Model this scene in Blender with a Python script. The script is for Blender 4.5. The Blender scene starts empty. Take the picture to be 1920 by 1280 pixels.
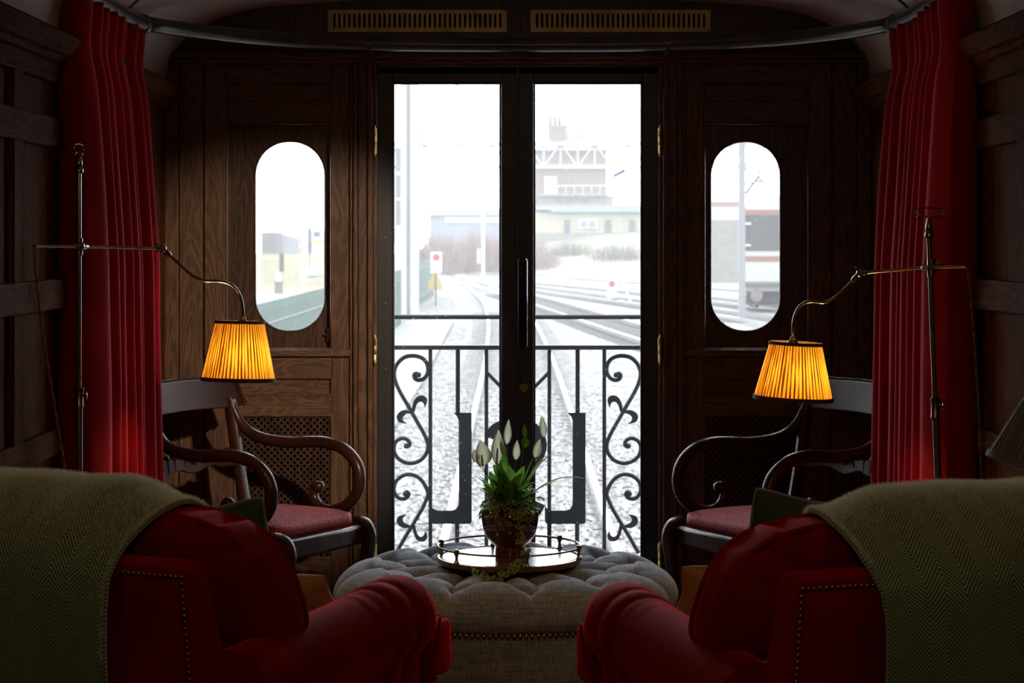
import bpy, math, random
from mathutils import Vector, Matrix, noise
random.seed(7)
sc = bpy.context.scene
col = sc.collection
F = 3850.0; CAMZ = 1.41; HY = 450.0          # focal length in pixels of the 1920 wide frame, eye height, horizon row
PI = math.pi
XC = 0.021                                     # middle of the saloon
WD = 7.4                                       # face of the end wall
def P(px, py, d):
    return Vector(((px - 960) * d / F, d, CAMZ - (py - HY) * d / F))
def lerp(a, b, t): return a + (b - a) * t
def sm(t):
    t = max(0.0, min(1.0, t)); return t * t * (3 - 2 * t)
def catmull(pts, n=8):
    pts = [Vector(p) for p in pts]; out = []
    for i in range(len(pts) - 1):
        p0 = pts[max(i - 1, 0)]; p1 = pts[i]; p2 = pts[i + 1]; p3 = pts[min(i + 2, len(pts) - 1)]
        for k in range(n):
            t = k / n
            out.append(0.5 * ((2 * p1) + (p2 - p0) * t + (2 * p0 - 5 * p1 + 4 * p2 - p3) * t * t + (3 * p1 - p0 - 3 * p2 + p3) * t ** 3))
    out.append(pts[-1]); return out
def interp(tab, x):
    if x <= tab[0][0]: return tab[0][1]
    for (a, b), (c, e) in zip(tab, tab[1:]):
        if x <= c: return b + (e - b) * (x - a) / (c - a)
    return tab[-1][1]

# ------------------------------------------------------------------ mesh builder
class MB:
    def __init__(s): s.v = []; s.f = []; s.uv = {}; s.att = {}
    def add(s, vs, fs, uvs=None):
        b = len(s.v); s.v.extend(Vector(v) for v in vs)
        for f in fs: s.f.append(tuple(b + i for i in f))
        if uvs:
            for i, u in enumerate(uvs): s.uv[b + i] = u
        return b
    def box(s, x0, x1, y0, y1, z0, z1, m=None):
        vs = [Vector((x, y, z)) for x in (x0, x1) for y in (y0, y1) for z in (z0, z1)]
        if m is not None: vs = [m @ v for v in vs]
        s.add(vs, [(0, 1, 3, 2), (4, 6, 7, 5), (0, 4, 5, 1), (2, 3, 7, 6), (0, 2, 6, 4), (1, 5, 7, 3)])
    def loft(s, loops, closed=True, caps=True, uvs=None):
        n = len(loops[0]); vs = [v for l in loops for v in l]; fs = []
        for i in range(len(loops) - 1):
            for j in range(n if closed else n - 1):
                k = (j + 1) % n
                fs.append((i * n + j, i * n + k, (i + 1) * n + k, (i + 1) * n + j))
        if caps and closed:
            fs.append(tuple(reversed(range(n)))); fs.append(tuple((len(loops) - 1) * n + j for j in range(n)))
        s.add(vs, fs, uvs)
    def tube(s, pts, r, n=10, closed=False, up=None, sy=1.0, caps=True):
        pts = [Vector(p) for p in pts]; m = len(pts)
        rs = r if isinstance(r, (list, tuple)) else [r] * m
        loops = []; prev = None
        for i, p in enumerate(pts):
            if closed: t = pts[(i + 1) % m] - pts[i - 1]
            else: t = pts[min(i + 1, m - 1)] - pts[max(i - 1, 0)]
            t = t.normalized() if t.length > 1e-9 else Vector((0, 0, 1))
            if up is not None: a = Vector(up)
            elif prev is None: a = Vector((0, 0, 1)) if abs(t.z) < 0.9 else Vector((1, 0, 0))
            else: a = prev
            a = (a - t * a.dot(t))
            a = a.normalized() if a.length > 1e-6 else t.orthogonal().normalized()
            prev = a; b = t.cross(a)
            loops.append([p + a * math.cos(2 * PI * k / n) * rs[i] + b * math.sin(2 * PI * k / n) * rs[i] * sy for k in range(n)])
        if closed: loops.append(loops[0]); s.loft(loops, True, False)
        else: s.loft(loops, True, caps)
    def lathe(s, prof, o=(0, 0, 0), n=32, m=None):
        o = Vector(o); loops = []
        for r, z in prof:
            l = [Vector((max(r, 1e-5) * math.cos(2 * PI * k / n), max(r, 1e-5) * math.sin(2 * PI * k / n), z)) for k in range(n)]
            if m is not None: l = [m @ v for v in l]
            loops.append([o + v for v in l])
        s.loft(loops)
    def ball(s, c, r, n=12, sq=(1, 1, 1)):
        c = Vector(c); loops = []
        for i in range(1, n // 2):
            a = PI * i / (n // 2)
            loops.append([c + Vector((r * sq[0] * math.sin(a) * math.cos(2 * PI * k / n), r * sq[1] * math.sin(a) * math.sin(2 * PI * k / n), -r * sq[2] * math.cos(a))) for k in range(n)])
        s.loft(loops)
    def prism(s, poly, y0, y1):                      # polygon in x,z, extruded along y
        n = len(poly)
        vs = [Vector((x, y0, z)) for x, z in poly] + [Vector((x, y1, z)) for x, z in poly]
        fs = [tuple(range(n)), tuple(reversed(range(n, 2 * n)))]
        fs += [(i, i + n, (i + 1) % n + n, (i + 1) % n) for i in range(n)]
        s.add(vs, fs)
    def grid(s, fn, nu, nv, uvfn=None):
        vs = []; uvs = []
        for j in range(nv + 1):
            for i in range(nu + 1):
                vs.append(fn(i / nu, j / nv)); uvs.append(uvfn(i / nu, j / nv) if uvfn else (i / nu, j / nv))
        w = nu + 1
        s.add(vs, [(j * w + i, j * w + i + 1, (j + 1) * w + i + 1, (j + 1) * w + i) for j in range(nv) for i in range(nu)], uvs)
    def holed(s, x0, x1, z0, z1, y0, y1, loop):      # a plate with one hole; loop = points in x,z anticlockwise
        cx = sum(p[0] for p in loop) / len(loop); cz = sum(p[1] for p in loop) / len(loop)
        out = []
        for (x, z) in loop:
            dx, dz = x - cx, z - cz; t = 1e9
            if dx > 1e-9: t = min(t, (x1 - cx) / dx)
            if dx < -1e-9: t = min(t, (x0 - cx) / dx)
            if dz > 1e-9: t = min(t, (z1 - cz) / dz)
            if dz < -1e-9: t = min(t, (z0 - cz) / dz)
            out.append([cx + dx * t, cz + dz * t])
        for qx in (x0, x1):
            for qz in (z0, z1):
                k = min(range(len(out)), key=lambda i: (out[i][0] - qx) ** 2 + (out[i][1] - qz) ** 2)
                out[k] = [qx, qz]
        n = len(loop)
        vs = [Vector((x, y0, z)) for x, z in out] + [Vector((x, y0, z)) for x, z in loop] + [Vector((x, y1, z)) for x, z in out] + [Vector((x, y1, z)) for x, z in loop]
        fs = []
        for i in range(n):
            k = (i + 1) % n
            fs += [(i, k, n + k, n + i), (2 * n + k, 2 * n + i, 3 * n + i, 3 * n + k), (n + i, n + k, 3 * n + k, 3 * n + i), (k, i, 2 * n + i, 2 * n + k)]
        s.add(vs, fs)
    def build(s, name, mat, parent=None, smooth=35, bevel=0.0, seg=2, subs=0, world=False, solid=0.0):
        me = bpy.data.meshes.new(name); me.from_pydata([tuple(v) for v in s.v], [], s.f); me.validate(); 
        if s.uv:
            ul = me.uv_layers.new(name='UVMap')
            for l in me.loops: ul.data[l.index].uv = s.uv.get(l.vertex_index, (0, 0))
        if s.att:
            at = me.attributes.new('edge', 'FLOAT', 'POINT')
            for i in range(len(me.vertices)): at.data[i].value = s.att.get(i, 0.0)
        import bmesh
        bm = bmesh.new(); bm.from_mesh(me); bmesh.ops.recalc_face_normals(bm, faces=bm.faces); bm.to_mesh(me); bm.free()
        if smooth:
            me.shade_smooth(); me.set_sharp_from_angle(angle=math.radians(smooth))
        me.materials.append(MAT[mat] if isinstance(mat, str) else mat)
        o = bpy.data.objects.new(name, me); col.objects.link(o)
        if parent is not None:
            o.parent = parent
            if world and parent.type == 'EMPTY': o.matrix_parent_inverse = ROOTM[parent.name].inverted()
        if bevel:
            md = o.modifiers.new('bevel', 'BEVEL'); md.width = bevel; md.segments = seg; md.limit_method = 'ANGLE'; md.angle_limit = math.radians(40)
        if solid:
            md = o.modifiers.new('solid', 'SOLIDIFY'); md.thickness = solid; md.offset = 0
        if subs:
            md = o.modifiers.new('sub', 'SUBSURF'); md.levels = subs; md.render_levels = subs
        return o
ROOTM = {}
def thing(name, label, cat, loc=(0, 0, 0), rotz=0.0, group=None):
    o = bpy.data.objects.new(name, None); col.objects.link(o)
    o.location = loc; o.rotation_euler = (0, 0, rotz); o.empty_display_size = 0.05
    ROOTM[o.name] = Matrix.Translation(Vector(loc)) @ Matrix.Rotation(rotz, 4, 'Z')
    return tag(o, label, cat, group)
def tag(o, label, cat=None, group=None, kind=None):
    o['label'] = label
    if cat: o['category'] = cat
    if group: o['group'] = group
    if kind: o['kind'] = kind
    return o
def dup(root, loc, rotz, label=None):
    def cp(o, par):
        c = o.copy(); col.objects.link(c)
        if par is not None: c.parent = par
        for ch in [k for k in bpy.data.objects if k.parent == o]: cp(ch, c)
        return c
    r = cp(root, None); r.location = loc; r.rotation_euler = (0, 0, rotz)
    ROOTM[r.name] = Matrix.Translation(Vector(loc)) @ Matrix.Rotation(rotz, 4, 'Z')
    if label: r['label'] = label
    return r
def soft_box(mb, cx, cy, cz, sx, sy, sz, r, bulge=0.0, n=12, m=None, taper=None):
    hx, hy, hz = sx / 2, sy / 2, sz / 2
    for ax in range(3):
        for sg in (-1, 1):
            def fn(u, v, ax=ax, sg=sg):
                a, b = u * 2 - 1, v * 2 - 1
                p = [0, 0, 0]; p[ax] = sg; p[(ax + 1) % 3] = a * sg; p[(ax + 2) % 3] = b
                q = Vector((p[0] * hx, p[1] * hy, p[2] * hz))
                inner = Vector((max(-hx + r, min(hx - r, q.x)), max(-hy + r, min(hy - r, q.y)), max(-hz + r, min(hz - r, q.z))))
                d = q - inner
                if d.length > 1e-9: q = inner + d.normalized() * r
                w = bulge * (1 - a * a) * (1 - b * b)
                if ax == 0: q.x += sg * w * 0.5
                elif ax == 1: q.y += sg * w * 0.5
                else: q.z += sg * w
                if taper: q = taper(q)
                q = q + Vector((cx, cy, cz))
                return m @ q if m is not None else q
            mb.grid(fn, n, n)
def weld(o, d=1e-5):
    import bmesh
    bm = bmesh.new(); bm.from_mesh(o.data); bmesh.ops.remove_doubles(bm, verts=bm.verts, dist=d); bmesh.ops.recalc_face_normals(bm, faces=bm.faces); bm.to_mesh(o.data); bm.free()
    return o

# ------------------------------------------------------------------ materials
MAT = {}
class NT:
    def __init__(s, name):
        s.m = bpy.data.materials.new(name); s.m.use_nodes = True; s.t = s.m.node_tree; s.t.nodes.clear()
        s.out = s.t.nodes.new('ShaderNodeOutputMaterial'); MAT[name] = s.m
    def n(s, typ, ins=None, **at):
        nd = s.t.nodes.new(typ)
        for k, v in at.items(): setattr(nd, k, v)
        for k, v in (ins or {}).items():
            sk = nd.inputs[k]
            if isinstance(v, bpy.types.NodeSocket): s.t.links.new(v, sk)
            else: sk.default_value = v
        return nd
    def bsdf(s, base, rough=0.5, metal=0.0, **kw):
        ins = {'Base Color': base if not isinstance(base, tuple) else base + (1,), 'Roughness': rough, 'Metallic': metal}
        ins.update({k.replace('_', ' '): v for k, v in kw.items()})
        b = s.n('ShaderNodeBsdfPrincipled', ins); return b
    def end(s, sh): s.t.links.new(sh, s.out.inputs['Surface']); return s.m
    def math(s, op, a, b=0.0, c=0.0):
        return s.n('ShaderNodeMath', {0: a, 1: b, 2: c}, operation=op).outputs[0]
    def ramp(s, fac, stops):
        r = s.n('ShaderNodeValToRGB', {'Fac': fac}); e = r.color_ramp.elements
        while len(e) < len(stops): e.new(0.5)
        for k, (p, c) in zip(e, stops): k.position = p; k.color = tuple(c) + (1,)
        return r.outputs['Color']
    def coord(s, which='Object', scale=(1, 1, 1), rot=(0, 0, 0)):
        tc = s.n('ShaderNodeTexCoord'); return s.n('ShaderNodeMapping', {'Vector': tc.outputs[which], 'Scale': scale, 'Rotation': rot}).outputs[0]
    def noise(s, vec, scale, detail=4, rough=0.55, dist=0.0):
        return s.n('ShaderNodeTexNoise', {'Vector': vec, 'Scale': scale, 'Detail': detail, 'Roughness': rough, 'Distortion': dist}).outputs['Fac']
    def bump(s, h, strength, dist=0.002):
        return s.n('ShaderNodeBump', {'Height': h, 'Strength': strength, 'Distance': dist}).outputs[0]
    def mix(s, fac, a, b, blend='MIX'):
        nd = s.n('ShaderNodeMix', data_type='RGBA', blend_type=blend)
        for k, v in (('Factor', fac), ):
            (s.t.links.new(v, nd.inputs[0]) if isinstance(v, bpy.types.NodeSocket) else setattr(nd.inputs[0], 'default_value', v))
        for idx, v in ((6, a), (7, b)):
            if isinstance(v, bpy.types.NodeSocket): s.t.links.new(v, nd.inputs[idx])
            else: nd.inputs[idx].default_value = tuple(v) + (1,)
        return nd.outputs[2]

def plain(name, base, rough=0.5, metal=0.0, var=0.0, vscale=8.0, **kw):
    t = NT(name)
    if var:
        nz = t.noise(t.coord(), vscale)
        c = t.ramp(nz, [(0.25, [x * (1 - var) for x in base]), (0.75, [min(1, x * (1 + var)) for x in base])])
    else: c = base
    return t.end(t.bsdf(c, rough, metal, **kw).outputs[0])
def wood(name, axis, dark, light, rough=0.5, coat=0.05, scale=1.0, spec=0.35):
    t = NT(name)
    st = {'z': (1, 1, 0.045), 'x': (0.045, 1, 1), 'y': (1, 0.045, 1)}[axis]
    v = t.coord('Object', st)
    fine = t.noise(v, 170 * scale, 3, 0.6)
    v2 = t.coord('Object', {'z': (1, 1, 0.16), 'x': (0.16, 1, 1), 'y': (1, 0.16, 1)}[axis])
    broad = t.noise(v2, 7 * scale, 2, 0.5, 1.2)
    ring = t.math('SINE', t.math('MULTIPLY', broad, 95.0))
    ring = t.math('MULTIPLY_ADD', ring, 0.5, 0.5)
    ring = t.math('POWER', ring, 2.2)
    big = t.noise(t.coord(), 1.6, 2)
    a = t.ramp(t.math('ADD', t.math('MULTIPLY', fine, 0.80), t.math('MULTIPLY', ring, 0.20)), [(0.25, dark), (0.64, light)])
    c = t.mix(t.math('MULTIPLY', big, 0.7), a, [x * 0.5 for x in dark], 'MIX')
    b = t.bsdf(c, rough, 0.0, Specular_IOR_Level=spec, Coat_Weight=coat, Coat_Roughness=0.25, Normal=t.bump(t.math('ADD', fine, ring), 0.25, 0.0012))
    return t.end(b.outputs[0])
OD, OL = (0.050, 0.021, 0.010), (0.205, 0.098, 0.046)
wood('oak_v', 'z', OD, OL); wood('oak_h', 'x', OD, OL); wood('oak_y', 'y', (0.045, 0.014, 0.003), (0.19, 0.062, 0.014), 0.7, 0.0, 1.0, 0.02); wood('oak_side', 'z', (0.045, 0.014, 0.003), (0.19, 0.062, 0.014), 0.7, 0.0, 1.0, 0.02)
wood('sash_wood', 'z', (0.030, 0.014, 0.008), (0.10, 0.050, 0.026), 0.35)
plain('mahogany', (0.034, 0.011, 0.007), 0.27, 0.0, 0.45, 7, Specular_IOR_Level=0.24)
wood('tray_wood', 'x', (0.07, 0.03, 0.014), (0.20, 0.10, 0.05), 0.16, 0.7)
plain('mahogany_dull', (0.030, 0.010, 0.006), 0.4, 0.0, 0.45, 7, Specular_IOR_Level=0.12)
plain('brass', (0.62, 0.44, 0.18), 0.28, 1.0, 0.2, 30)
plain('aged_brass', (0.30, 0.22, 0.10), 0.38, 1.0, 0.45, 14)
plain('dark_brass', (0.20, 0.16, 0.11), 0.25, 1.0, 0.2, 30)
plain('rail_bronze', (0.11, 0.10, 0.085), 0.33, 1.0, 0.3, 6)
plain('lamp_metal', (0.30, 0.31, 0.28), 0.22, 1.0, 0.25, 20)
plain('nail_metal', (0.42, 0.25, 0.12), 0.35, 1.0)
plain('black_steel', (0.020, 0.021, 0.026), 0.38, 0.0, 0.2, 10)
plain('handle_black', (0.012, 0.012, 0.014), 0.16, 0.0)
plain('handle_edge', (0.75, 0.75, 0.8), 0.2, 1.0)
plain('recess_shade_black', (0.004, 0.004, 0.004), 0.9)  # near-black that paints the shade inside recesses
plain('ceiling_paint', (0.60, 0.53, 0.46), 0.6, 0.0, 0.05)
plain('carpet', (0.05, 0.018, 0.014), 0.95, 0.0, 0.4, 60)
plain('ceramic', (0.055, 0.010, 0.008), 0.07, 0.0, 0.5, 6, Coat_Weight=1.0, Coat_Roughness=0.03)
plain('soil', (0.02, 0.014, 0.01), 0.95, 0.0, 0.5, 80)
plain('tape_dark', (0.10, 0.065, 0.03), 0.8)
plain('flex', (0.22, 0.085, 0.03), 0.7, 0.0, 0.4, 300)

def velvet(name, base, sheen, sw=1.0, rough=0.75, var=0.35, sr=0.35):
    t = NT(name); v = t.coord()
    a = t.noise(v, 5, 4, 0.6); b = t.noise(v, 900, 1)
    c = t.ramp(t.math('ADD', t.math('MULTIPLY', a, 0.7), t.math('MULTIPLY', b, 0.3)), [(0.3, [x * (1 - var) for x in base]), (0.7, [min(1, x * (1 + var)) for x in base])])
    hgt = t.math('ADD', t.math('MULTIPLY', b, 0.25), t.noise(v, 16, 3))
    return t.end(t.bsdf(c, rough, 0.0, Sheen_Weight=sw, Sheen_Roughness=sr, Sheen_Tint=sheen + (1,), Specular_IOR_Level=0.15, Normal=t.bump(hgt, 0.35, 0.004)).outputs[0])
velvet('red_velvet', (0.25, 0.003, 0.006), (1.0, 0.025, 0.05), 1.0, 0.75, 0.35, 0.4)
velvet('curtain_red', (0.33, 0.006, 0.018), (1.0, 0.10, 0.18), 0.8, 0.85, 0.15, 0.35)
velvet('green_velvet', (0.060, 0.088, 0.055), (0.45, 0.55, 0.42), 0.5)
velvet('mustard_velvet', (0.58, 0.33, 0.10), (0.85, 0.65, 0.40), 0.5)
velvet('piping_green', (0.20, 0.24, 0.19), (0.7, 0.75, 0.7), 0.6)

t = NT('linen'); v = t.coord('Object')
w1 = t.noise(t.coord('Object', (1, 0.06, 0.06)), 520, 2); w2 = t.noise(t.coord('Object', (0.06, 1, 1)), 520, 2); sl = t.noise(t.coord('Object', (0.05, 0.05, 1.0)), 160, 2)
mm = t.math('ADD', t.math('MULTIPLY', w1, 0.4), t.math('ADD', t.math('MULTIPLY', w2, 0.35), t.math('MULTIPLY', sl, 0.25)))
c = t.ramp(mm, [(0.34, (0.040, 0.066, 0.120)), (0.5, (0.108, 0.152, 0.236)), (0.66, (0.31, 0.32, 0.33))])
t.end(t.bsdf(c, 0.82, 0.0, Sheen_Weight=0.25, Sheen_Roughness=0.5, Specular_IOR_Level=0.2, Normal=t.bump(mm, 0.5, 0.001)).outputs[0])

t = NT('herringbone'); uvn = t.n('ShaderNodeTexCoord'); sx = t.n('ShaderNodeSeparateXYZ', {0: uvn.outputs['UV']})
wob = t.noise(uvn.outputs['UV'], 14, 2)
u = t.math('ADD', sx.outputs[0], t.math('MULTIPLY', wob, 0.004))
tri = t.math('PINGPONG', u, 0.047)
st = t.math('SINE', t.math('MULTIPLY', t.math('ADD', sx.outputs[1], t.math('MULTIPLY', tri, 0.85)), 2 * PI / 0.0088))
fz = t.noise(t.coord(), 500, 2); nap = t.noise(t.coord(), 40, 3)
hv = t.math('ADD', t.math('MULTIPLY', st, 0.36), t.math('ADD', t.math('MULTIPLY', fz, 0.5), t.math('MULTIPLY', nap, 0.25)))
c = t.ramp(hv, [(0.12, (0.060, 0.090, 0.042)), (0.55, (0.25, 0.335, 0.185)), (0.85, (0.48, 0.59, 0.38))])
t.end(t.bsdf(c, 0.95, 0.0, Sheen_Weight=1.0, Sheen_Roughness=0.45, Sheen_Tint=(0.9, 0.95, 0.78, 1), Specular_IOR_Level=0.1, Normal=t.bump(hv, 0.5, 0.002)).outputs[0])
plain('wool_fuzz', (0.86, 0.90, 0.78), 0.9)  # near-white colour puts the rim light into the fuzz on the throw tops

t = NT('paisley'); v = t.coord()
vor = t.n('ShaderNodeTexVoronoi', {'Vector': v, 'Scale': 30.0}, feature='F1').outputs['Distance']
wv = t.math('SINE', t.math('MULTIPLY', t.math('ADD', vor, t.math('MULTIPLY', t.noise(v, 18, 2), 0.25)), 60.0))
br = t.noise(v, 220, 2, 0.7)
k = t.math('GREATER_THAN', t.math('ADD', t.math('MULTIPLY', wv, 0.13), br), 0.60)
c = t.mix(k, (0.24, 0.004, 0.030), (0.42, 0.20, 0.14))
t.end(t.bsdf(c, 0.65, 0.0, Sheen_Weight=0.0, Specular_IOR_Level=0.12).outputs[0])

def leafmat(name, a, b, rough=0.3, trans=0.4, attr=False, veins=0.0):
    t = NT(name)
    if attr:
        f = t.n('ShaderNodeAttribute', attribute_name='edge').outputs['Fac']
        f = t.math('ADD', f, t.math('MULTIPLY', t.math('SUBTRACT', t.noise(t.coord(), 60, 2), 0.5), 0.5))
        c = t.ramp(f, [(0.62, a), (0.95, b)])
    else: c = t.ramp(t.noise(t.coord(), 25, 3), [(0.3, a), (0.7, b)])
    p = t.bsdf(c, rough); tr = t.n('ShaderNodeBsdfTranslucent', {'Color': c})
    return t.end(t.n('ShaderNodeMixShader', {0: trans, 1: p.outputs[0], 2: tr.outputs[0]}).outputs[0])
leafmat('leaf', (0.06, 0.20, 0.022), (0.22, 0.48, 0.07), 0.24, 0.6)
leafmat('spathe', (0.74, 0.78, 0.60), (0.88, 0.90, 0.82), 0.5, 0.72, False)
leafmat('spathe_green', (0.12, 0.30, 0.03), (0.25, 0.45, 0.06), 0.4, 0.5)
leafmat('ivy', (0.050, 0.125, 0.020), (0.38, 0.43, 0.20), 0.4, 0.45, True)
plain('stem', (0.05, 0.12, 0.02), 0.45); plain('vine_stem', (0.12, 0.10, 0.035), 0.6); plain('spadix', (0.20, 0.13, 0.03), 0.8)

# pleated silk shade: the doubled cloth of each pleat lets less light through
def shademat(name, light, dark, tr):
    t = NT(name); uvn = t.n('ShaderNodeTexCoord'); sx = t.n('ShaderNodeSeparateXYZ', {0: uvn.outputs['UV']})
    cmb = t.n('ShaderNodeCombineXYZ', {0: sx.outputs[0], 1: t.math('MULTIPLY', sx.outputs[1], 0.012)}).outputs[0]
    nz = t.noise(cmb, 95, 3, 0.6)
    st = t.math('SINE', t.math('MULTIPLY', t.math('ADD', sx.outputs[0], t.math('MULTIPLY', t.noise(cmb, 14, 1), 0.012)), 2 * PI * 58))
    f = t.math('ADD', nz, t.math('MULTIPLY', st, 0.17))
    c = t.ramp(f, [(0.34, dark), (0.62, light)])
    d = t.bsdf(c, 0.7); x = t.n('ShaderNodeBsdfTranslucent', {'Color': c})
    return t.end(t.n('ShaderNodeMixShader', {0: tr, 1: d.outputs[0], 2: x.outputs[0]}).outputs[0])
shademat('amber_silk', (0.70, 0.34, 0.040), (0.075, 0.014, 0.001), 0.36)
shademat('charcoal_silk', (0.13, 0.125, 0.115), (0.065, 0.062, 0.058), 0.1)
t = NT('bulb'); t.end(t.n('ShaderNodeEmission', {'Color': (1.0, 0.62, 0.22, 1), 'Strength': 105.0}).outputs[0])

t = NT('glass'); v = t.coord()
fr = t.n('ShaderNodeLayerWeight', {'Blend': 0.08}).outputs['Fresnel']
spk = t.n('ShaderNodeTexVoronoi', {'Vector': v, 'Scale': 55.0}, feature='F1').outputs['Distance']
dust = t.math('MULTIPLY', t.math('LESS_THAN', spk, 0.085), t.math('GREATER_THAN', t.noise(v, 30, 2), 0.50))
film = t.math('MULTIPLY', t.noise(v, 3, 3), 0.007)
tr = t.n('ShaderNodeBsdfTransparent', {'Color': (0.97, 0.985, 0.985, 1)}); gl = t.n('ShaderNodeBsdfGlossy', {'Color': (1, 1, 1, 1), 'Roughness': 0.03})
tl = t.n('ShaderNodeBsdfTranslucent', {'Color': (0.85, 0.88, 0.92, 1)})
m1 = t.n('ShaderNodeMixShader', {0: t.math('MULTIPLY', fr, 0.5), 1: tr.outputs[0], 2: gl.outputs[0]})
m2 = t.n('ShaderNodeMixShader', {0: t.math('ADD', film, t.math('MULTIPLY', dust, 0.22)), 1: m1.outputs[0], 2: tl.outputs[0]})
t.end(m2.outputs[0])

# outside: colours scaled down together to counter overexposure from the bright sky
KO = 0.44
def dull(c): return tuple(x * KO for x in c)
def plain_out(name, base, *a, **k): return plain(name, dull(base), *a, **k)
t = NT('ballast'); v = t.coord()
vo = t.n('ShaderNodeTexVoronoi', {'Vector': v, 'Scale': 11.0}, feature='F1')
big = t.noise(v, 0.35, 4); lf = t.noise(v, 9, 3, 0.7)
c1 = t.ramp(t.n('ShaderNodeSeparateColor', {0: vo.outputs['Color']}).outputs[0], [(0.0, dull((0.055, 0.05, 0.055))), (0.55, dull((0.30, 0.29, 0.30))), (1.0, dull((0.52, 0.51, 0.52)))])
c2 = t.mix(t.math('GREATER_THAN', t.math('ADD', lf, t.math('MULTIPLY', big, 0.35)), 0.80), c1, dull((0.25, 0.14, 0.08)))
c3 = t.mix(t.math('GREATER_THAN', t.math('ADD', t.noise(v, 0.9, 3), t.math('MULTIPLY', lf, 0.2)), 0.80), c2, dull((0.28, 0.29, 0.15)))
t.end(t.bsdf(c3, 0.9, 0.0, Normal=t.bump(vo.outputs['Distance'], 1.0, 0.06)).outputs[0])
t = NT('ballast_stone'); v = t.coord(); q = t.noise(v, 22, 1)
c = t.ramp(q, [(0.30, dull((0.22, 0.21, 0.21))), (0.52, dull((0.48, 0.47, 0.48))), (0.66, dull((0.62, 0.60, 0.59))), (0.72, dull((0.44, 0.26, 0.15)))])
t.end(t.bsdf(c, 0.9).outputs[0])
plain('rail_steel', (0.55, 0.55, 0.58), 0.22, 0.9)
plain_out('sleeper', (0.15, 0.14, 0.14), 0.9, 0.0, 0.4, 3)
plain_out('concrete', (0.34, 0.34, 0.33), 0.9, 0.0, 0.15, 2)
plain('iron_paint', (0.012, 0.015, 0.021), 0.5, 0.0, 0.3, 12, Specular_IOR_Level=0.25)
plain_out('mast_paint', (0.55, 0.55, 0.56), 0.6, 0.0, 0.08, 1)
plain_out('white_paint', (0.72, 0.72, 0.72), 0.5)
plain_out('sign_red', (0.55, 0.06, 0.05), 0.5)
plain_out('sign_yellow', (0.62, 0.50, 0.16), 0.5)
plain_out('fence_green', (0.055, 0.115, 0.095), 0.6, 0.0, 0.2, 2)
plain_out('fence_cream', (0.55, 0.49, 0.30), 0.6, 0.0, 0.1, 2)
t = NT('brick'); bt = t.n('ShaderNodeTexBrick', {'Vector': t.coord('Object', (1, 1, 1), (PI / 2, 0, 0)), 'Color1': (0.075, 0.042, 0.034, 1), 'Color2': (0.095, 0.054, 0.043, 1), 'Mortar': (0.12, 0.105, 0.09, 1), 'Scale': 3.0})
t.end(t.bsdf(bt.outputs['Color'], 0.9).outputs[0])
plain_out('slate', (0.17, 0.17, 0.19), 0.7, 0.0, 0.15, 2)
plain_out('render_cream', (0.42, 0.38, 0.28), 0.85, 0.0, 0.1, 1)
plain_out('stone', (0.24, 0.23, 0.20), 0.9, 0.0, 0.25, 2)
plain_out('teal_door', (0.05, 0.075, 0.085), 0.6)
plain_out('blue_trim', (0.14, 0.30, 0.42), 0.6)
plain_out('shed_blue', (0.17, 0.20, 0.27), 0.6)
plain_out('twig_red', (0.36, 0.22, 0.20), 0.9, 0.0, 0.3, 1)
plain_out('twig_grey', (0.20, 0.18, 0.13), 0.9, 0.0, 0.3, 1)
plain_out('bank', (0.21, 0.19, 0.14), 0.95, 0.0, 0.35, 0.4)
plain_out('train_cream', (0.50, 0.50, 0.46), 0.4); plain_out('train_stripe', (0.26, 0.11, 0.07), 0.5); plain_out('train_dark', (0.035, 0.037, 0.045), 0.4); plain_out('train_under', (0.045, 0.042, 0.045), 0.8)
plain_out('container_grey', (0.13, 0.125, 0.13), 0.7); plain_out('container_brown', (0.20, 0.16, 0.15), 0.7); plain_out('roof_grey', (0.28, 0.28, 0.30), 0.7)
plain_out('sign_blue', (0.50, 0.60, 0.66), 0.6); plain_out('van_yellow', (0.58, 0.46, 0.16), 0.5); plain_out('van_navy', (0.10, 0.11, 0.20), 0.5)
# ------------------------------------------------------------------ room shell
WX = lambda px: (px - 960) * WD / F
WZ = lambda py: CAMZ - (py - HY) * WD / F
MX = lambda x: 2 * XC - x
XL, XR = XC - 1.27, XC + 1.27
def st(o, label): return tag(o, label, None, None, 'structure')
mb = MB(); mb.box(XL - 0.1, XR + 0.1, -3.0, 7.5, -0.05, 0.0)
st(mb.build('floor', 'carpet', smooth=0), 'dark carpeted floor of the railway saloon')
# ceiling: cove and shallow barrel over the whole saloon
half = [(1.27, 1.96), (1.262, 2.03), (1.235, 2.09), (1.19, 2.145), (1.12, 2.19), (1.03, 2.225), (0.89, 2.252), (0.62, 2.272), (0.30, 2.282), (0.0, 2.285)]
arch = [(XC - a, z) for a, z in half] + [(XC + a, z) for a, z in reversed(half[:-1])]
arch = [(p.x, p.y) for p in catmull([Vector((x, z, 0)) for x, z in arch], 4)]
mb = MB()
inn = [Vector((x, 0, z)) for x, z in arch]; outr = [Vector((XC + (x - XC) * 1.03, 0, z + 0.05)) for x, z in arch]
ring = inn + list(reversed(outr))
mb.loft([[v + Vector((0, y, 0)) for v in ring] for y in (-3.0, 7.5)])
st(mb.build('ceiling', 'ceiling_paint', smooth=50), 'cream coved barrel ceiling of the railway saloon')
for k, d in enumerate((6.35, 4.9)):
    mb = MB(); mb.tube([Vector((x, d, z - 0.002)) for x, z in arch], 0.006, 6)
    st(mb.build('trim_%d' % (k + 1), 'slate'), 'thin dark bead across the coved ceiling, %s' % ('by the curtain ends' if k == 0 else 'over the armchairs'))
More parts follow.
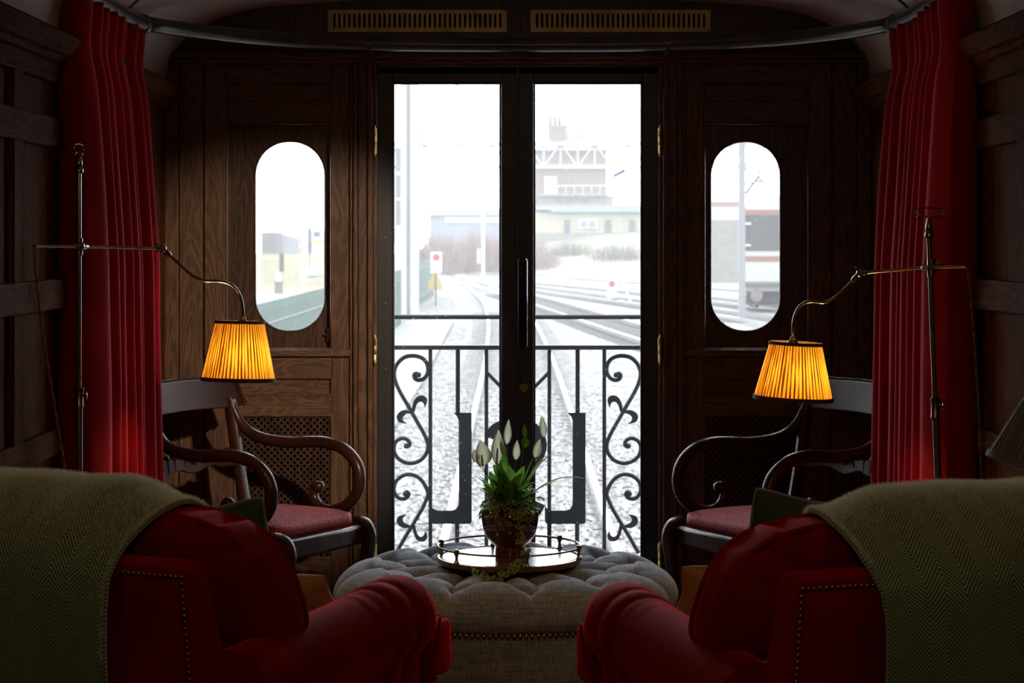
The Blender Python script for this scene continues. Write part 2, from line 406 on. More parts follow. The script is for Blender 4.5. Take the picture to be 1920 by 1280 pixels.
mb = MB(); mb.box(XL - 0.1, XR + 0.1, -3.05, -2.95, 0, 2.35)
st(mb.build('wall_front', 'oak_side', smooth=0), 'panelled wall at the inner end of the saloon')
# end wall behind the curtain rail: boards and raised framing (verticals)
y0, y1 = WD, WD + 0.09
v_ = MB(); h_ = MB(); pn = MB()
def both(m, a, b, za, zb, ya, yb):
    for f in (lambda x: x, MX):
        p, q = sorted((f(a), f(b))); m.box(p, q, ya, yb, zb, za)
both(v_, XL - 0.02, WX(335), WZ(95), -0.02, y0 - 0.005, y1)          # corner board
both(v_, WX(336.5), WX(380.5), WZ(95), 0, y0 - 0.006, y1)             # pillar board
both(v_, WX(383), WX(425), WZ(115), 0, y0, y1)                        # outer stile
both(v_, WX(622), WX(656), WZ(115), 0, y0, y1)                        # inner stile
for a, b, c in ((656, 663, .016), (663.5, 672, .034), (672.5, 690, .022), (690.5, 700, .040), (700.5, 708, .028)):
    both(v_, WX(a), WX(b), WZ(120), 0, y0 - c, y1)                    # moulded door casing
both(v_, XL, WX(424), WZ(95), 0, y0 + 0.02, y1 - .005); both(v_, WX(640), WX(708), WZ(118), 0, y0 + 0.02, y1 - .005)
o = v_.build('wall_back', 'oak_v', bevel=0.003); st(o, 'dark oak framing of the end wall around doors and oval windows')
# rails (grain runs across)
for za, zb, dy in ((120, 156, 0), (191, 231, 0), (668, 708, 0), (741, 779, 0), (1046, 1190, 0)):
    both(h_, WX(425), WX(622), WZ(za), WZ(zb), y0 + dy, y1)
both(h_, WX(385), WX(660), WZ(655), WZ(668), y0 - 0.022, y1)          # sill nosing
o = h_.build('trim_3', 'oak_h', bevel=0.003); st(o, 'oak cross rails and sill nosing of the end wall')
for za, zb in ((154, 193), (706, 743)):
    both(pn, WX(415), WX(632), WZ(za), WZ(zb), y0 + 0.016, y1 - 0.01)
o = pn.build('trim_4', 'oak_h', smooth=0); st(o, 'small recessed oak panels above and below the oval windows')
# bolection beads round the recessed panels and window openings
bd = MB()
for (a, b, za, zb) in ((425, 622, 156, 191), (425, 622, 708, 741), (425, 622, 231, 655), (440, 622, 779, 1046)):
    for f in (lambda x: x, MX):
        xa, xb = sorted((f(WX(a)), f(WX(b)))); r = 0.0055
        for p, q in (((xa, za), (xb, za)), ((xb, za), (xb, zb)), ((xb, zb), (xa, zb)), ((xa, zb), (xa, za))):
            bd.tube([Vector((p[0], y0 + 0.003, WZ(p[1]))), Vector((q[0], y0 + 0.003, WZ(q[1])))], r, 8)
o = bd.build('trim_5', 'oak_v'); st(o, 'rounded oak beads edging the panels and window openings')
# head rail under the lunette and lunette board
mb = MB(); mb.box(XL, XR, y0 - 0.045, y1, WZ(112), WZ(100)); mb.box(XL, XR, y0 - 0.03, y1, WZ(121), WZ(112)); mb.box(WX(656), MX(WX(656)), y0 - 0.02, y1, WZ(125), WZ(120))
st(mb.build('trim_6', 'oak_h', bevel=0.004), 'moulded oak rail across the end wall above the doors')
mb = MB(); poly = [(x, z) for x, z in arch if z > 2.0]; poly = [(poly[0][0], WZ(118))] + poly + [(poly[-1][0], WZ(118))]
mb.prism(poly, y0 + 0.005, y1)
st(mb.build('wall_lunette', 'sash_wood', smooth=0), 'arched dark wood panel above the doors')
# side walls with framed panels and a stepped cornice
for side, X, s, lab in (('left', XL, 1, 'by the lamp with the lower swing arm'), ('right', XR, -1, 'by the dark pleated lampshade')):
    mb = MB(); hb = MB()
    p, q = sorted((X - s * 0.05, X)); mb.box(p, q, -3.0, 7.41, 0, 2.0)
    for d in [5.13 - 0.62 * k for k in range(-3, 10)]:
        p, q = sorted((X, X + s * 0.018)); mb.box(p, q, d - 0.05, d + 0.05, 0.1, 1.88)
        for e in (-0.058, 0.058):
            mb.tube([Vector((X + s * 0.006, d + e, 0.9)), Vector((X + s * 0.006, d + e, 1.86))], 0.007, 8)
    for za, zb, w in ((1.66, 1.74, .020), (1.225, 1.305, .034), (0.83, 0.90, .022), (1.835, 1.9, .02), (0, 0.15, .024)):
        p, q = sorted((X, X + s * w)); hb.box(p, q, -3.0, 6.0 if w < .03 and za > 1 else 6.2, za, zb)
    st(mb.build('wall_' + side, 'oak_side', bevel=0.003), 'panelled oak side wall ' + lab)
    st(hb.build('trim_%d' % (7 if s > 0 else 8), 'oak_y', bevel=0.004), 'horizontal oak rails on the side wall ' + lab)
    cp = [(0, 1.865), (0.018, 1.868), (0.02, 1.885), (0.034, 1.89), (0.036, 1.905), (0.05, 1.91), (0.07, 1.94), (0.074, 1.955), (0.06, 1.965), (0, 1.985)]
    mb = MB(); mb.loft([[Vector((X + s * a, y, z)) for a, z in cp] for y in (-3.0, 7.4)])
    st(mb.build('trim_%d' % (9 if s > 0 else 10), 'oak_y', smooth=25), 'stepped oak cornice on the side wall ' + lab)

# ------------------------------------------------------------------ doors
def door(n, pa, pb, ga, gb, hx, lab):
    t = MB(); a, b = y0 + 0.012, y0 + 0.055
    t.box(WX(pa), WX(ga), a, b, 0.0, WZ(126)); t.box(WX(gb), WX(pb), a, b, 0.0, WZ(126))
    t.box(WX(ga), WX(gb), a, b, WZ(154), WZ(126)); t.box(WX(ga), WX(gb), a, b, 0.0, 0.16)
    o = t.build('door_%d' % n, 'black_steel', bevel=0.002); st(o, lab)
    e = 0.008
    g = MB()
    for q, w in ((WX(ga), e), (WX(gb) - e, e)): g.box(q, q + w, a - 0.008, a + 0.002, 0.16, WZ(154))
    g.box(WX(ga), WX(gb), a - 0.008, a + 0.002, WZ(154) - e, WZ(154)); g.box(WX(ga), WX(gb), a - 0.008, a + 0.002, 0.16, 0.168)
    g.build('glazing_bead', 'black_steel', o, bevel=0.002)
    g = MB(); g.box(WX(ga), WX(gb), y0 + 0.03, y0 + 0.036, 0.16, WZ(154)); g.build('glass_pane', 'glass', o, smooth=0)
    for hz in (265, 655, 1040):
        h = MB(); zc = WZ(hz)
        h.box(WX(hx) - 0.007, WX(hx) + 0.007, y0 - 0.040, y0 + 0.012, zc - 0.045, zc + 0.045)
        k = h.build('hinge', 'brass', o, bevel=0.0015)
        h = MB(); h.lathe([(0, -.056), (.003, -.054), (.0035, -.047), (.0055, -.045), (.0055, -.016), (.005, -.015), (.0055, -.014), (.0055, .014), (.005, .015), (.0055, .016), (.0055, .045), (.0035, .047), (.003, .054), (0, .056)], (WX(hx), y0 - 0.043, zc), 12)
        h.build('hinge_pin', 'brass', k)
    for k in range(13):                                                # frame screws
        zz = WZ(138 + k * 61.5) 
        for q in ((ga + pa) / 2, (gb + pb) / 2):
            s_ = MB(); s_.ball((WX(q), a - 0.0005, zz), 0.0035, 8, (1, .4, 1)); s_.build('screw', 'dark_brass' if k else 'dark_brass', o)
    return o
d1 = door(1, 708.5, 970.3, 735.5, 940, 704, 'black steel glazed door leaf on the side of the lower green fence')
d2 = door(2, 971, 1235, 1000, 1205, 1236, 'black steel glazed door leaf looking onto the brick signal tower')
mb = MB(); mb.box(WX(967), WX(974.5), y0 + 0.0, y0 + 0.014, 0, WZ(127)); mb.build('cover_strip', 'black_steel', d2, bevel=0.002)
# pull handle plate and lock on the meeting stile
def caps(cx, w, z0, z1, n=8, r=None):
    r = r or w; out = []
    for (x, z, a0) in ((cx + w - r, z1 - r, 0), (cx - w + r, z1 - r, 90), (cx - w + r, z0 + r, 180), (cx + w - r, z0 + r, 270)):
        out += [(x + r * math.cos(math.radians(a0 + 90 * k / n)), z + r * math.sin(math.radians(a0 + 90 * k / n))) for k in range(n + 1)]
    return out
mb = MB(); mb.prism(caps(WX(980), 0.0165, WZ(650), WZ(484), 3, 0.008), y0 - 0.022, y0 + 0.012); hd = mb.build('pull_handle', 'handle_black', d2, bevel=0.002)
mb = MB()
for sgn in (-1, 1):
    x = WX(980) + sgn * 0.0158; zz = [WZ(650) + .007, WZ(484) - .007]
    mb.tube([Vector((x - sgn * .006, y0 - .0215, zz[0] - .007)), Vector((x, y0 - .0215, zz[0])), Vector((x, y0 - .0215, zz[1])), Vector((x - sgn * .006, y0 - .0215, zz[1] + .007))], 0.0011, 6)
mb.build('handle_edge', 'handle_edge', hd)
mb = MB(); mb.lathe([(0, -.012), (.0155, -.012), (.017, -.008), (.017, .004)], (WX(982), y0, WZ(726)), 20, Matrix.Rotation(-PI / 2, 4, 'X')); mb.build('lock_cylinder', 'aged_brass', d2)
# door frame
mb = MB(); mb.box(WX(706), WX(709), y0 - 0.005, y1, 0, WZ(124)); mb.box(WX(1234.5), WX(1238), y0 - 0.005, y1, 0, WZ(124)); mb.box(WX(706), WX(1238), y0 - 0.005, y1, WZ(126.5), WZ(122))
st(mb.build('door_frame', 'black_steel', bevel=0.001), 'thin black steel frame around the double doors')

# ------------------------------------------------------------------ oval windows
for n, f, lab in ((1, lambda x: x, 'dark wood sash with oval pane looking onto the green palisade fence'), (2, MX, 'dark wood sash with oval pane looking onto the cream train')):
    xa, xb = sorted((f(WX(424)), f(WX(623)))); cx = f(WX(541)); 
    m_ = MB(); lp = caps(cx, 0.1275, WZ(622), WZ(263.5), 10, 0.122)
    m_.holed(xa, xb, WZ(656), WZ(230), y0 + 0.052, y0 + 0.085, lp)
    o = m_.build('window_%d' % n, 'sash_wood', smooth=30); st(o, lab)
    g = MB(); lp2 = caps(cx, 0.1285, WZ(622.5), WZ(263), 10, 0.123); g.prism(lp2, y0 + 0.067, y0 + 0.072); g.build('glass_pane', 'glass', o, smooth=0)
    g = MB(); g.tube([Vector((x, y0 + 0.052, z)) for x, z in lp], 0.004, 6, closed=True); g.build('oval_bead', 'sash_wood', o)
    if n == 1:
        g = MB(); x = WX(615); g.box(x - .009, x + .006, y0 + 0.03, y0 + 0.055, WZ(642), WZ(615)); k = g.build('window_latch', 'handle_black', o, bevel=0.003)
        g = MB(); g.ball((x - 0.013, y0 + 0.036, WZ(628)), 0.006, 10); g.build('latch_knob', 'dark_brass', k)
    mb = MB(); mb.box(xa, xb, y0 - 0.0, y0 + 0.052, WZ(660), WZ(655.5)); mb.build('window_sill', 'sash_wood', o, smooth=0)

# lattice grilles low in the panelling
for f, lab in ((lambda x: x, 'wooden lattice radiator grille below the oval window facing the green fence'), (MX, 'wooden lattice radiator grille below the oval window facing the train')):
    xa, xb = sorted((f(WX(441)), f(WX(622)))); za, zb = WZ(1046), WZ(779)
    g = thing('lattice_grille', lab, 'grille', (0, 0, 0))
    m_ = MB(); m_.box(xa - .01, xb + .01, y0 + 0.035, y0 + 0.05, za - .01, zb + .01); m_.build('backing', 'recess_shade_black', g, smooth=0, world=True)  # black sheet standing in for the shade behind the lattice
    m_ = MB(); p = 0.0238; w = 0.0036
    for sg, yy in ((1, y0 + 0.014), (-1, y0 + 0.0165)):
        lo, hi = (xa - zb, xb - za) if sg > 0 else (xa + za, xb + zb)
        k = math.ceil(lo / p)
        while k * p < hi:
            c = k * p
            if sg > 0: pts = [(max(xa, c + za), max(xa, c + za) - c), (min(xb, c + zb), min(xb, c + zb) - c)]
            else: pts = [(max(xa, c - zb), c - max(xa, c - zb)), (min(xb, c - za), c - min(xb, c - za))]
            if pts[1][0] - pts[0][0] > 0.004:
                a = Vector((pts[0][0], yy, pts[0][1])); b = Vector((pts[1][0], yy, pts[1][1]))
                q = (b - a).normalized().cross(Vector((0, 1, 0))) * w; e = Vector((0, .004, 0))
                m_.loft([[a + q - e, a - q - e, a - q + e, a + q + e], [b + q - e, b - q - e, b - q + e, b + q + e]])
            k += 1
    m_.build('lattice', 'sash_wood', g, smooth=0, world=True)
    # frame filling beside the grille
    x0_, x1_ = sorted((f(WX(424)), f(WX(441)))); m_ = MB(); m_.box(x0_, x1_, y0 + .002, y0 + .03, za, zb); m_.build('side_fillet', 'oak_v', g, bevel=.002, world=True)

# ------------------------------------------------------------------ brass vent grilles
for xa, xb, lab in ((615, 950, 'slotted brass vent plate in the lunette on the fence side'), (995, 1332, 'slotted brass vent plate in the lunette on the signal tower side')):
    m_ = MB(); n = 34; A, B = WX(xa) , WX(xb); mg = 0.014; w = (B - A - 2 * mg) / n; za, zb = WZ(60), WZ(18.5)
    m_.box(A, A + mg, y0 - .004, y0 + .004, za, zb); m_.box(B - mg, B, y0 - .004, y0 + .004, za, zb)
    for k in range(n):
        c = A + mg + (k + .5) * w
        m_.holed(c - w / 2, c + w / 2, za, zb, y0 - .004, y0 + .004, caps(c, 0.0042, za + .015, zb - .013, 3))
    g = thing('vent_grille', lab, 'vent', (0, 0, 0), 0, 'brass vents in the lunette'); m_.build('plate', 'aged_brass', g, smooth=0, world=True)
    m_ = MB(); m_.box(A + .005, B - .005, y0 + .0035, y0 + .0045, za + .005, zb - .005); m_.build('slot_shade_sheet', 'recess_shade_black', g, smooth=0, world=True)  # black sheet in place of the shade within the slots
    for k in range(7):
        for z in (za + .006, zb - .006):
            m_ = MB(); m_.ball((A + .008 + (B - A - .016) * k / 6, y0 - .004, z), .0025, 8, (1, .5, 1)); m_.build('screw', 'dark_brass', g, world=True)

# ------------------------------------------------------------------ curtain rail
RZ = 2.095
rl = [(-1.178, 2.6), (-1.178, 4.5), (-1.178, 6.3), (-1.135, 6.55), (-0.987, 6.79), (-0.832, 6.967), (-0.664, 7.095), (-0.42, 7.185), (XC, 7.215)]
rr = [(0.46, 7.19), (0.74, 7.10), (0.92, 6.98), (1.09, 6.78), (1.19, 6.55), (1.215, 6.3), (1.215, 4.5), (1.215, 2.6)]
t = thing('curtain_rail', 'thick dark bronze curtain rail bowed across the end wall', 'curtain rail', (XC, 7.2, RZ))
mb = MB(); path = catmull([Vector((x, y, RZ)) for x, y in rl + rr], 8); mb.tube(path, 0.0245, 18); mb.build('rail', 'rail_bronze', t, world=True, smooth=60)
def near(p): return min(range(len(path)), key=lambda i: (path[i] - p).length)
for p in (Vector((-1.15, 6.5, RZ)), Vector((1.2, 6.5, RZ))):
    i = near(p); tan = (path[i + 1] - path[i - 1]).normalized(); mb = MB()
    mb.tube([path[i] - tan * .016, path[i] - tan * .014, path[i] + tan * .014, path[i] + tan * .016], [.026, .031, .031, .026], 18); mb.build('collar', 'rail_bronze', t, world=True)
for px in (695, 972, 1250):
    x = (px - 960) * 7.2 / F; i = near(Vector((x, 7.2, RZ))); mb = MB(); c = path[i]
    mb.tube([c - Vector((.008, 0, 0)), c + Vector((.008, 0, 0))], .028, 16); mb.box(c.x - .008, c.x + .008, c.y, WD + .006, RZ + .015, RZ + .03); mb.ball(c - Vector((0, 0, .03)), .008, 8)
    mb.build('bracket', 'rail_bronze', t, world=True)

# ------------------------------------------------------------------ curtains
def curtain(mir, lab, seed):
    rnd = random.Random(seed)
    n = 8; ds = [5.70 + 0.80 * k / (n - 1) + rnd.uniform(-.012, .012) for k in range(n)]
    amp = [rnd.uniform(0.8, 1.2) for _ in range(n)]; off = [rnd.uniform(-.010, .010) for _ in range(n)]
    off[-1] = 0.0
    def row(v):                                        # v = 0 top .. 1 bottom
        pin = math.exp(-((v - 0.065) / 0.035) ** 2)
        xc_ = interp([(0, -1.165), (.07, -1.160), (.2, -1.142), (.36, -1.122), (.7, -1.112), (1, -1.10)], v)
        xc_ -= .012 * pin; dep = lerp(0.068, 0.105, sm(v * 2.2)) * (1 - 0.50 * pin)
        pts = [Vector((-1.243, 5.64, 0)), Vector((-1.215, 5.615, 0)), Vector((-1.17, 5.61, 0)), Vector((xc_ - .035, 5.615, 0))]
        for k in range(n):
            o_ = off[k] * (1 - v * 0.3)
            cx = xc_ + o_
            pts.append(Vector((cx - .004, ds[k] - .030, 0))); pts.append(Vector((cx, ds[k] - .006, 0))); pts.append(Vector((cx - .010, ds[k] + .014, 0)))
            if k < n - 1:
                tx = xc_ - dep * amp[k]
                pts.append(Vector((tx, ds[k] + .042 - .012, 0))); pts.append(Vector((tx, ds[k] + .058, 0)))
        pts.append(Vector((xc_ - .05, 6.53, 0)))
        return catmull(pts, 4)
    rows = []
    NV = 44
    zt = 2.085; 
    for j in range(NV + 1):
        v = j / NV; r = row(v); z = lerp(zt, 0.02, v)
        if v == 0: z += 0
        rows.append([Vector((p.x + 0.004 * noise.noise(Vector((p.y * 6, z * 2.2, seed))), p.y, z + (0.012 * math.sin(p.y * 55) if j == 0 else 0))) for p in r])
    m_ = MB(); w = len(rows[0]); vs = [v for r in rows for v in r]
    if mir: vs = [Vector((MX(v.x) - 0.012, v.y, v.z)) for v in vs]
    m_.add(vs, [(j * w + i, j * w + i + 1, (j + 1) * w + i + 1, (j + 1) * w + i) for j in range(NV) for i in range(w - 1)])
    return tag(m_.build('curtain', 'curtain_red', smooth=70, solid=0.006), lab, 'curtain', 'red curtains at the saloon end')
curtain(False, 'red pleated curtain hanging behind the lamp with the lower shade, by the fence-side window', 3)
curtain(True, 'red pleated curtain hanging behind the lamp with the wire bow finial', 11)
# ------------------------------------------------------------------ pharmacy floor lamps
def shade_parts(parent, ct, cb, rt, rb, silk, tape, n=58):
    """pleated empire shade between two ring centres"""
    ct, cb = Vector(ct), Vector(cb); ax = (cb - ct).normalized(); m = Vector((0, 0, -1)).rotation_difference(ax).to_matrix().to_4x4()
    L = (cb - ct).length; m_ = MB(); nu = n * 4; rnd = random.Random(5)
    ph = [rnd.uniform(.5, 1.2) for _ in range(n)]
    def fn(u, v):
        a = 2 * PI * u; r = lerp(rt, rb, v); k = int(u * nu / 4) % n
        r += 0.0016 * (ph[k]) * math.cos(2 * PI * n * u) * (0.6 + .4 * v)
        return ct + m @ Vector((r * math.cos(a), r * math.sin(a), -L * v))
    m_.grid(fn, nu, 6, lambda u, v: (u, v))
    s = m_.build('lamp_shade', silk, parent, smooth=60, world=True)
    for (r, v, w, nm) in ((rt, 0.0, .0045, 'top_trim'), (rb, 1.0, .0055, 'bottom_trim')):
        m_ = MB(); lp = []
        for k in range(48):
            a = 2 * PI * k / 48; lp.append(ct + m @ Vector(((r + .001) * math.cos(a), (r + .001) * math.sin(a), -L * v)))
        loops = []
        for k in range(49):
            a = 2 * PI * k / 48; e = m @ Vector((math.cos(a), math.sin(a), 0)); c = lp[k % 48]; az = m @ Vector((0, 0, 1))
            loops.append([c + e * .003 + az * w, c + e * .003 - az * w, c - e * .002 - az * w, c - e * .002 + az * w])
        m_.loft(loops, True, False); m_.build(nm, tape, s, smooth=30)
    m_ = MB()                                            # wire spider carrying the shade
    for k in range(3):
        a = 2 * PI * k / 3 + .4; m_.tube([ct + m @ Vector((0, 0, -.004)), ct + m @ Vector((rt * math.cos(a), rt * math.sin(a), -.004))], .0012, 6)
    m_.build('shade_spider', 'lamp_metal', s)
    return s, m
def floor_lamp(label, pole_pts, collar, arm, gn, sct, scb, rt, rb, finial, cable, joint_r=.016, barrel=.018):
    base = Vector((pole_pts[-1].x, pole_pts[-1].y, 0.0)); t = thing('floor_lamp', label, 'lamp', base, 0, 'swing arm floor lamps')
    top, bot = pole_pts
    m_ = MB(); m_.lathe([(0, 0), (.125, 0), (.125, .012), (.115, .02), (.04, .026), (.022, .04), (.016, .07), (0, .07)], base, 40); m_.build('base', 'lamp_metal', t, world=True)
    m_ = MB(); m_.tube([bot, collar], .0098, 16); m_.build('lower_tube', 'lamp_metal', t, world=True)
    m_ = MB(); m_.tube([collar - Vector((0, 0, .02)), top], .0068, 16); m_.build('pole', 'lamp_metal', t, world=True)
    m_ = MB(); m_.lathe([(.010, -.032), (.0125, -.03), (.0125, -.026), (.0115, -.024), (.0115, .012), (.0135, .014), (.0135, .02), (.008, .024)], collar, 20); k = m_.build('collar', 'dark_brass', t, world=True)
    m_ = MB(); m_.tube([collar + Vector((.008, 0, 0)), collar + Vector((.017, -.002, 0))], .003, 8); m_.ball(collar + Vector((.020, -.002, 0)), .0095, 12, (.35, 1, 1)); m_.build('thumb_screw', 'dark_brass', k)
    # arm from cord end through the sliding joint to the swivel
    a, j, sw = arm
    m_ = MB(); m_.tube([a, j, sw], .0048, 12); m_.build('arm', 'lamp_metal', t, world=True)
    m_ = MB(); m_.ball(j, joint_r, 16); d = (sw - j).normalized(); m_.tube([j - d * .024, j - d * .02, j + d * .02, j + d * .026, j + d * .034], [.008, .011, .011, .008, .006], 14)
    m_.tube([j - Vector((0, 0, .022)), j + Vector((0, 0, .022))], .0105, 14); m_.tube([j - d * barrel - d * .004, j - d * barrel, j + d * barrel * .6, j + d * barrel * .6 + d * .004], [.009, .0115, .0115, .009], 6); m_.build('slide_joint', 'lamp_metal', t, world=True)
    m_ = MB(); m_.ball(sw, .0125, 14); m_.tube([sw - d * .026, sw - d * .022, sw - d * .008], [.006, .0085, .0085], 12); g0 = (gn[0] - sw).normalized() if (gn[0] - sw).length > .01 else d
    g1 = (gn[1] - sw).normalized(); m_.tube([sw + g1 * .008, sw + g1 * .026, sw + g1 * .032], [.0085, .0085, .006], 12); m_.tube([sw + Vector((0, -.016, .0)), sw + Vector((0, .016, 0))], .007, 12)
    k = m_.build('swivel_joint', 'lamp_metal', t, world=True)
    m_ = MB(); m_.ball(sw + Vector((-.014, -.012, .014)), .0055, 8, (1, .5, 1)); m_.tube([sw, sw + Vector((-.014, -.012, .014))], .0022, 6); m_.build('wing_nut', 'dark_brass', k)
    m_ = MB(); m_.tube(catmull([sw] + gn, 10), .0045, 12); m_.build('gooseneck', 'lamp_metal', t, world=True)
    s, m = shade_parts(t, sct, scb, rt, rb, 'amber_silk', 'tape_dark')
    end = gn[-1]; m_ = MB(); m_.lathe([(.006, 0), (.008, -.002), (.008, -.010), (.015, -.014), (.017, -.022), (.017, -.034), (.014, -.06), (0, -.062)], end + Vector((0, 0, .002)), 20, m); m_.build('bulb_socket', 'aged_brass', t, world=True)
    c = Vector(sct).lerp(Vector(scb), .66); m_ = MB(); m_.ball(c, .027, 16, (1, 1, 1.15)); m_.build('bulb', 'bulb', t, world=True)
    # finial
    m_ = MB(); m_.lathe([(.0068, 0), (.011, .002), (.012, .010), (.008, .018), (.010, .024), (.0085, .034), (.006, .044), (.004, .052), (0, .054)], top, 16); k = m_.build('finial', 'lamp_metal', t, world=True)
    m_ = MB(); f = Vector((math.cos(finial), math.sin(finial), 0)); b0 = top + Vector((0, 0, .05))
    for s_ in (-1, 1):
        m_.tube(catmull([b0, b0 + f * s_ * .012 + Vector((0, 0, .006)), b0 + f * s_ * .030 + Vector((0, 0, .0)), b0 + f * s_ * .026 + Vector((0, 0, .012))], 6), .0016, 8)
        m_.tube(catmull([b0 + f * s_ * .012 + Vector((0, 0, .006)), b0 + f * s_ * .026 + Vector((0, 0, .002)), b0 + f * s_ * .037 + Vector((0, 0, .012)), b0 + f * s_ * .031 + Vector((0, 0, .024)), b0 + Vector((0, 0, .028))], 6), .0018, 8)
    m_.build('wire_bow', 'lamp_metal', k)
    # twisted flex
    pts = catmull(cable, 40); m_ = MB()
    for ph in (0, PI):
        acc = 0; q = []
        for i, p in enumerate(pts):
            if i: acc += (p - pts[i - 1]).length
            w = acc * 2 * PI / .022 + ph; q.append(p + Vector((math.cos(w), math.sin(w), 0)) * .0019)
        m_.tube(q, .0019, 6)
    m_.build('cord', 'flex', t, world=True)
    return t
dl = 5.4
lt = P(148, 325, dl); lb = Vector((lt.x, dl, 0.06))
floor_lamp('brass swing arm floor lamp, amber shade hanging by the window that shows green fence',
    (lt, lb), Vector((lt.x, dl, CAMZ - (742 - HY) * dl / F)), (P(64, 462, 5.2), P(148, 462, dl), P(304, 466, 5.7)),
    [P(318, 478, 5.715), P(342, 500, 5.74), P(364, 518, 5.76), P(384, 526, 5.78), P(412, 527, 5.81), P(434, 534, 5.83), P(449, 552, 5.85), P(455, 575, 5.855), P(456, 594, 5.855)],
    P(450, 604, 5.855), P(447, 711, 5.85), .068, .1025, PI / 2 - .15, [P(64, 463, 5.2), P(68, 520, 5.2), P(80, 620, 5.19), P(97, 730, 5.17), P(112, 820, 5.15), P(124, 900, 5.14), P(134, 1000, 5.13), P(137, 1180, 5.12), P(137, 1480, 5.12)])
dr = 5.3
rt_ = P(1742, 446, dr); rb_ = P(1764, 1100, dr); rb_.z = .06; 
cr = P(1754, 762, dr)
floor_lamp('brass swing arm floor lamp with wire bow finial, amber shade by the train-side window',
    (rt_, Vector((rt_.x + (cr.x - rt_.x) / (cr.z - rt_.z) * (.06 - rt_.z), dr, .06))), cr, (P(1812, 500, 5.15), P(1746, 501, dr), P(1614, 512, 5.5)),
    [P(1602, 524, 5.51), P(1580, 545, 5.53), P(1562, 560, 5.54), P(1545, 567, 5.55), P(1520, 565, 5.57), P(1502, 572, 5.58), P(1491, 590, 5.59), P(1487, 612, 5.595), P(1487, 632, 5.6)],
    P(1492, 644, 5.6), P(1487, 746, 5.6), .070, .1055, 0.12, [P(1812, 500, 5.15), P(1817, 520, 5.15), P(1824, 600, 5.15), P(1831, 690, 5.15), P(1836, 780, 5.15), P(1840, 890, 5.15), P(1842, 1000, 5.15), P(1842, 1470, 5.15)], .012, .034)
# dark shade of a third lamp at the frame's edge
t = thing('reading_lamp', 'tilted charcoal pleated lampshade beside the oak wall, cut by the frame edge', 'lamp', (1.16, 3.55, 0))
cb = P(1970, 888, 3.4); axd = Vector((0.34, 0, 1)).normalized(); ct = cb + axd * .165
shade_parts(t, ct, cb, .066, .105, 'charcoal_silk', 'charcoal_silk', 44)
m_ = MB(); m_.lathe([(0, 0), (.10, 0), (.10, .012), (.03, .022), (.012, .05), (0, .05)], (1.16, 3.55, 0), 32); m_.build('base', 'lamp_metal', t, world=True)
m_ = MB(); m_.tube([Vector((1.16, 3.55, .04)), Vector((1.16, 3.55, 1.22))], .008, 12); m_.build('pole', 'lamp_metal', t, world=True)
m_ = MB(); m_.tube(catmull([Vector((1.16, 3.55, 1.2)), Vector((1.14, 3.54, 1.26)), ct + axd * .05, ct, ct - axd * .05], 8), .0045, 10); m_.build('arm', 'lamp_metal', t, world=True)

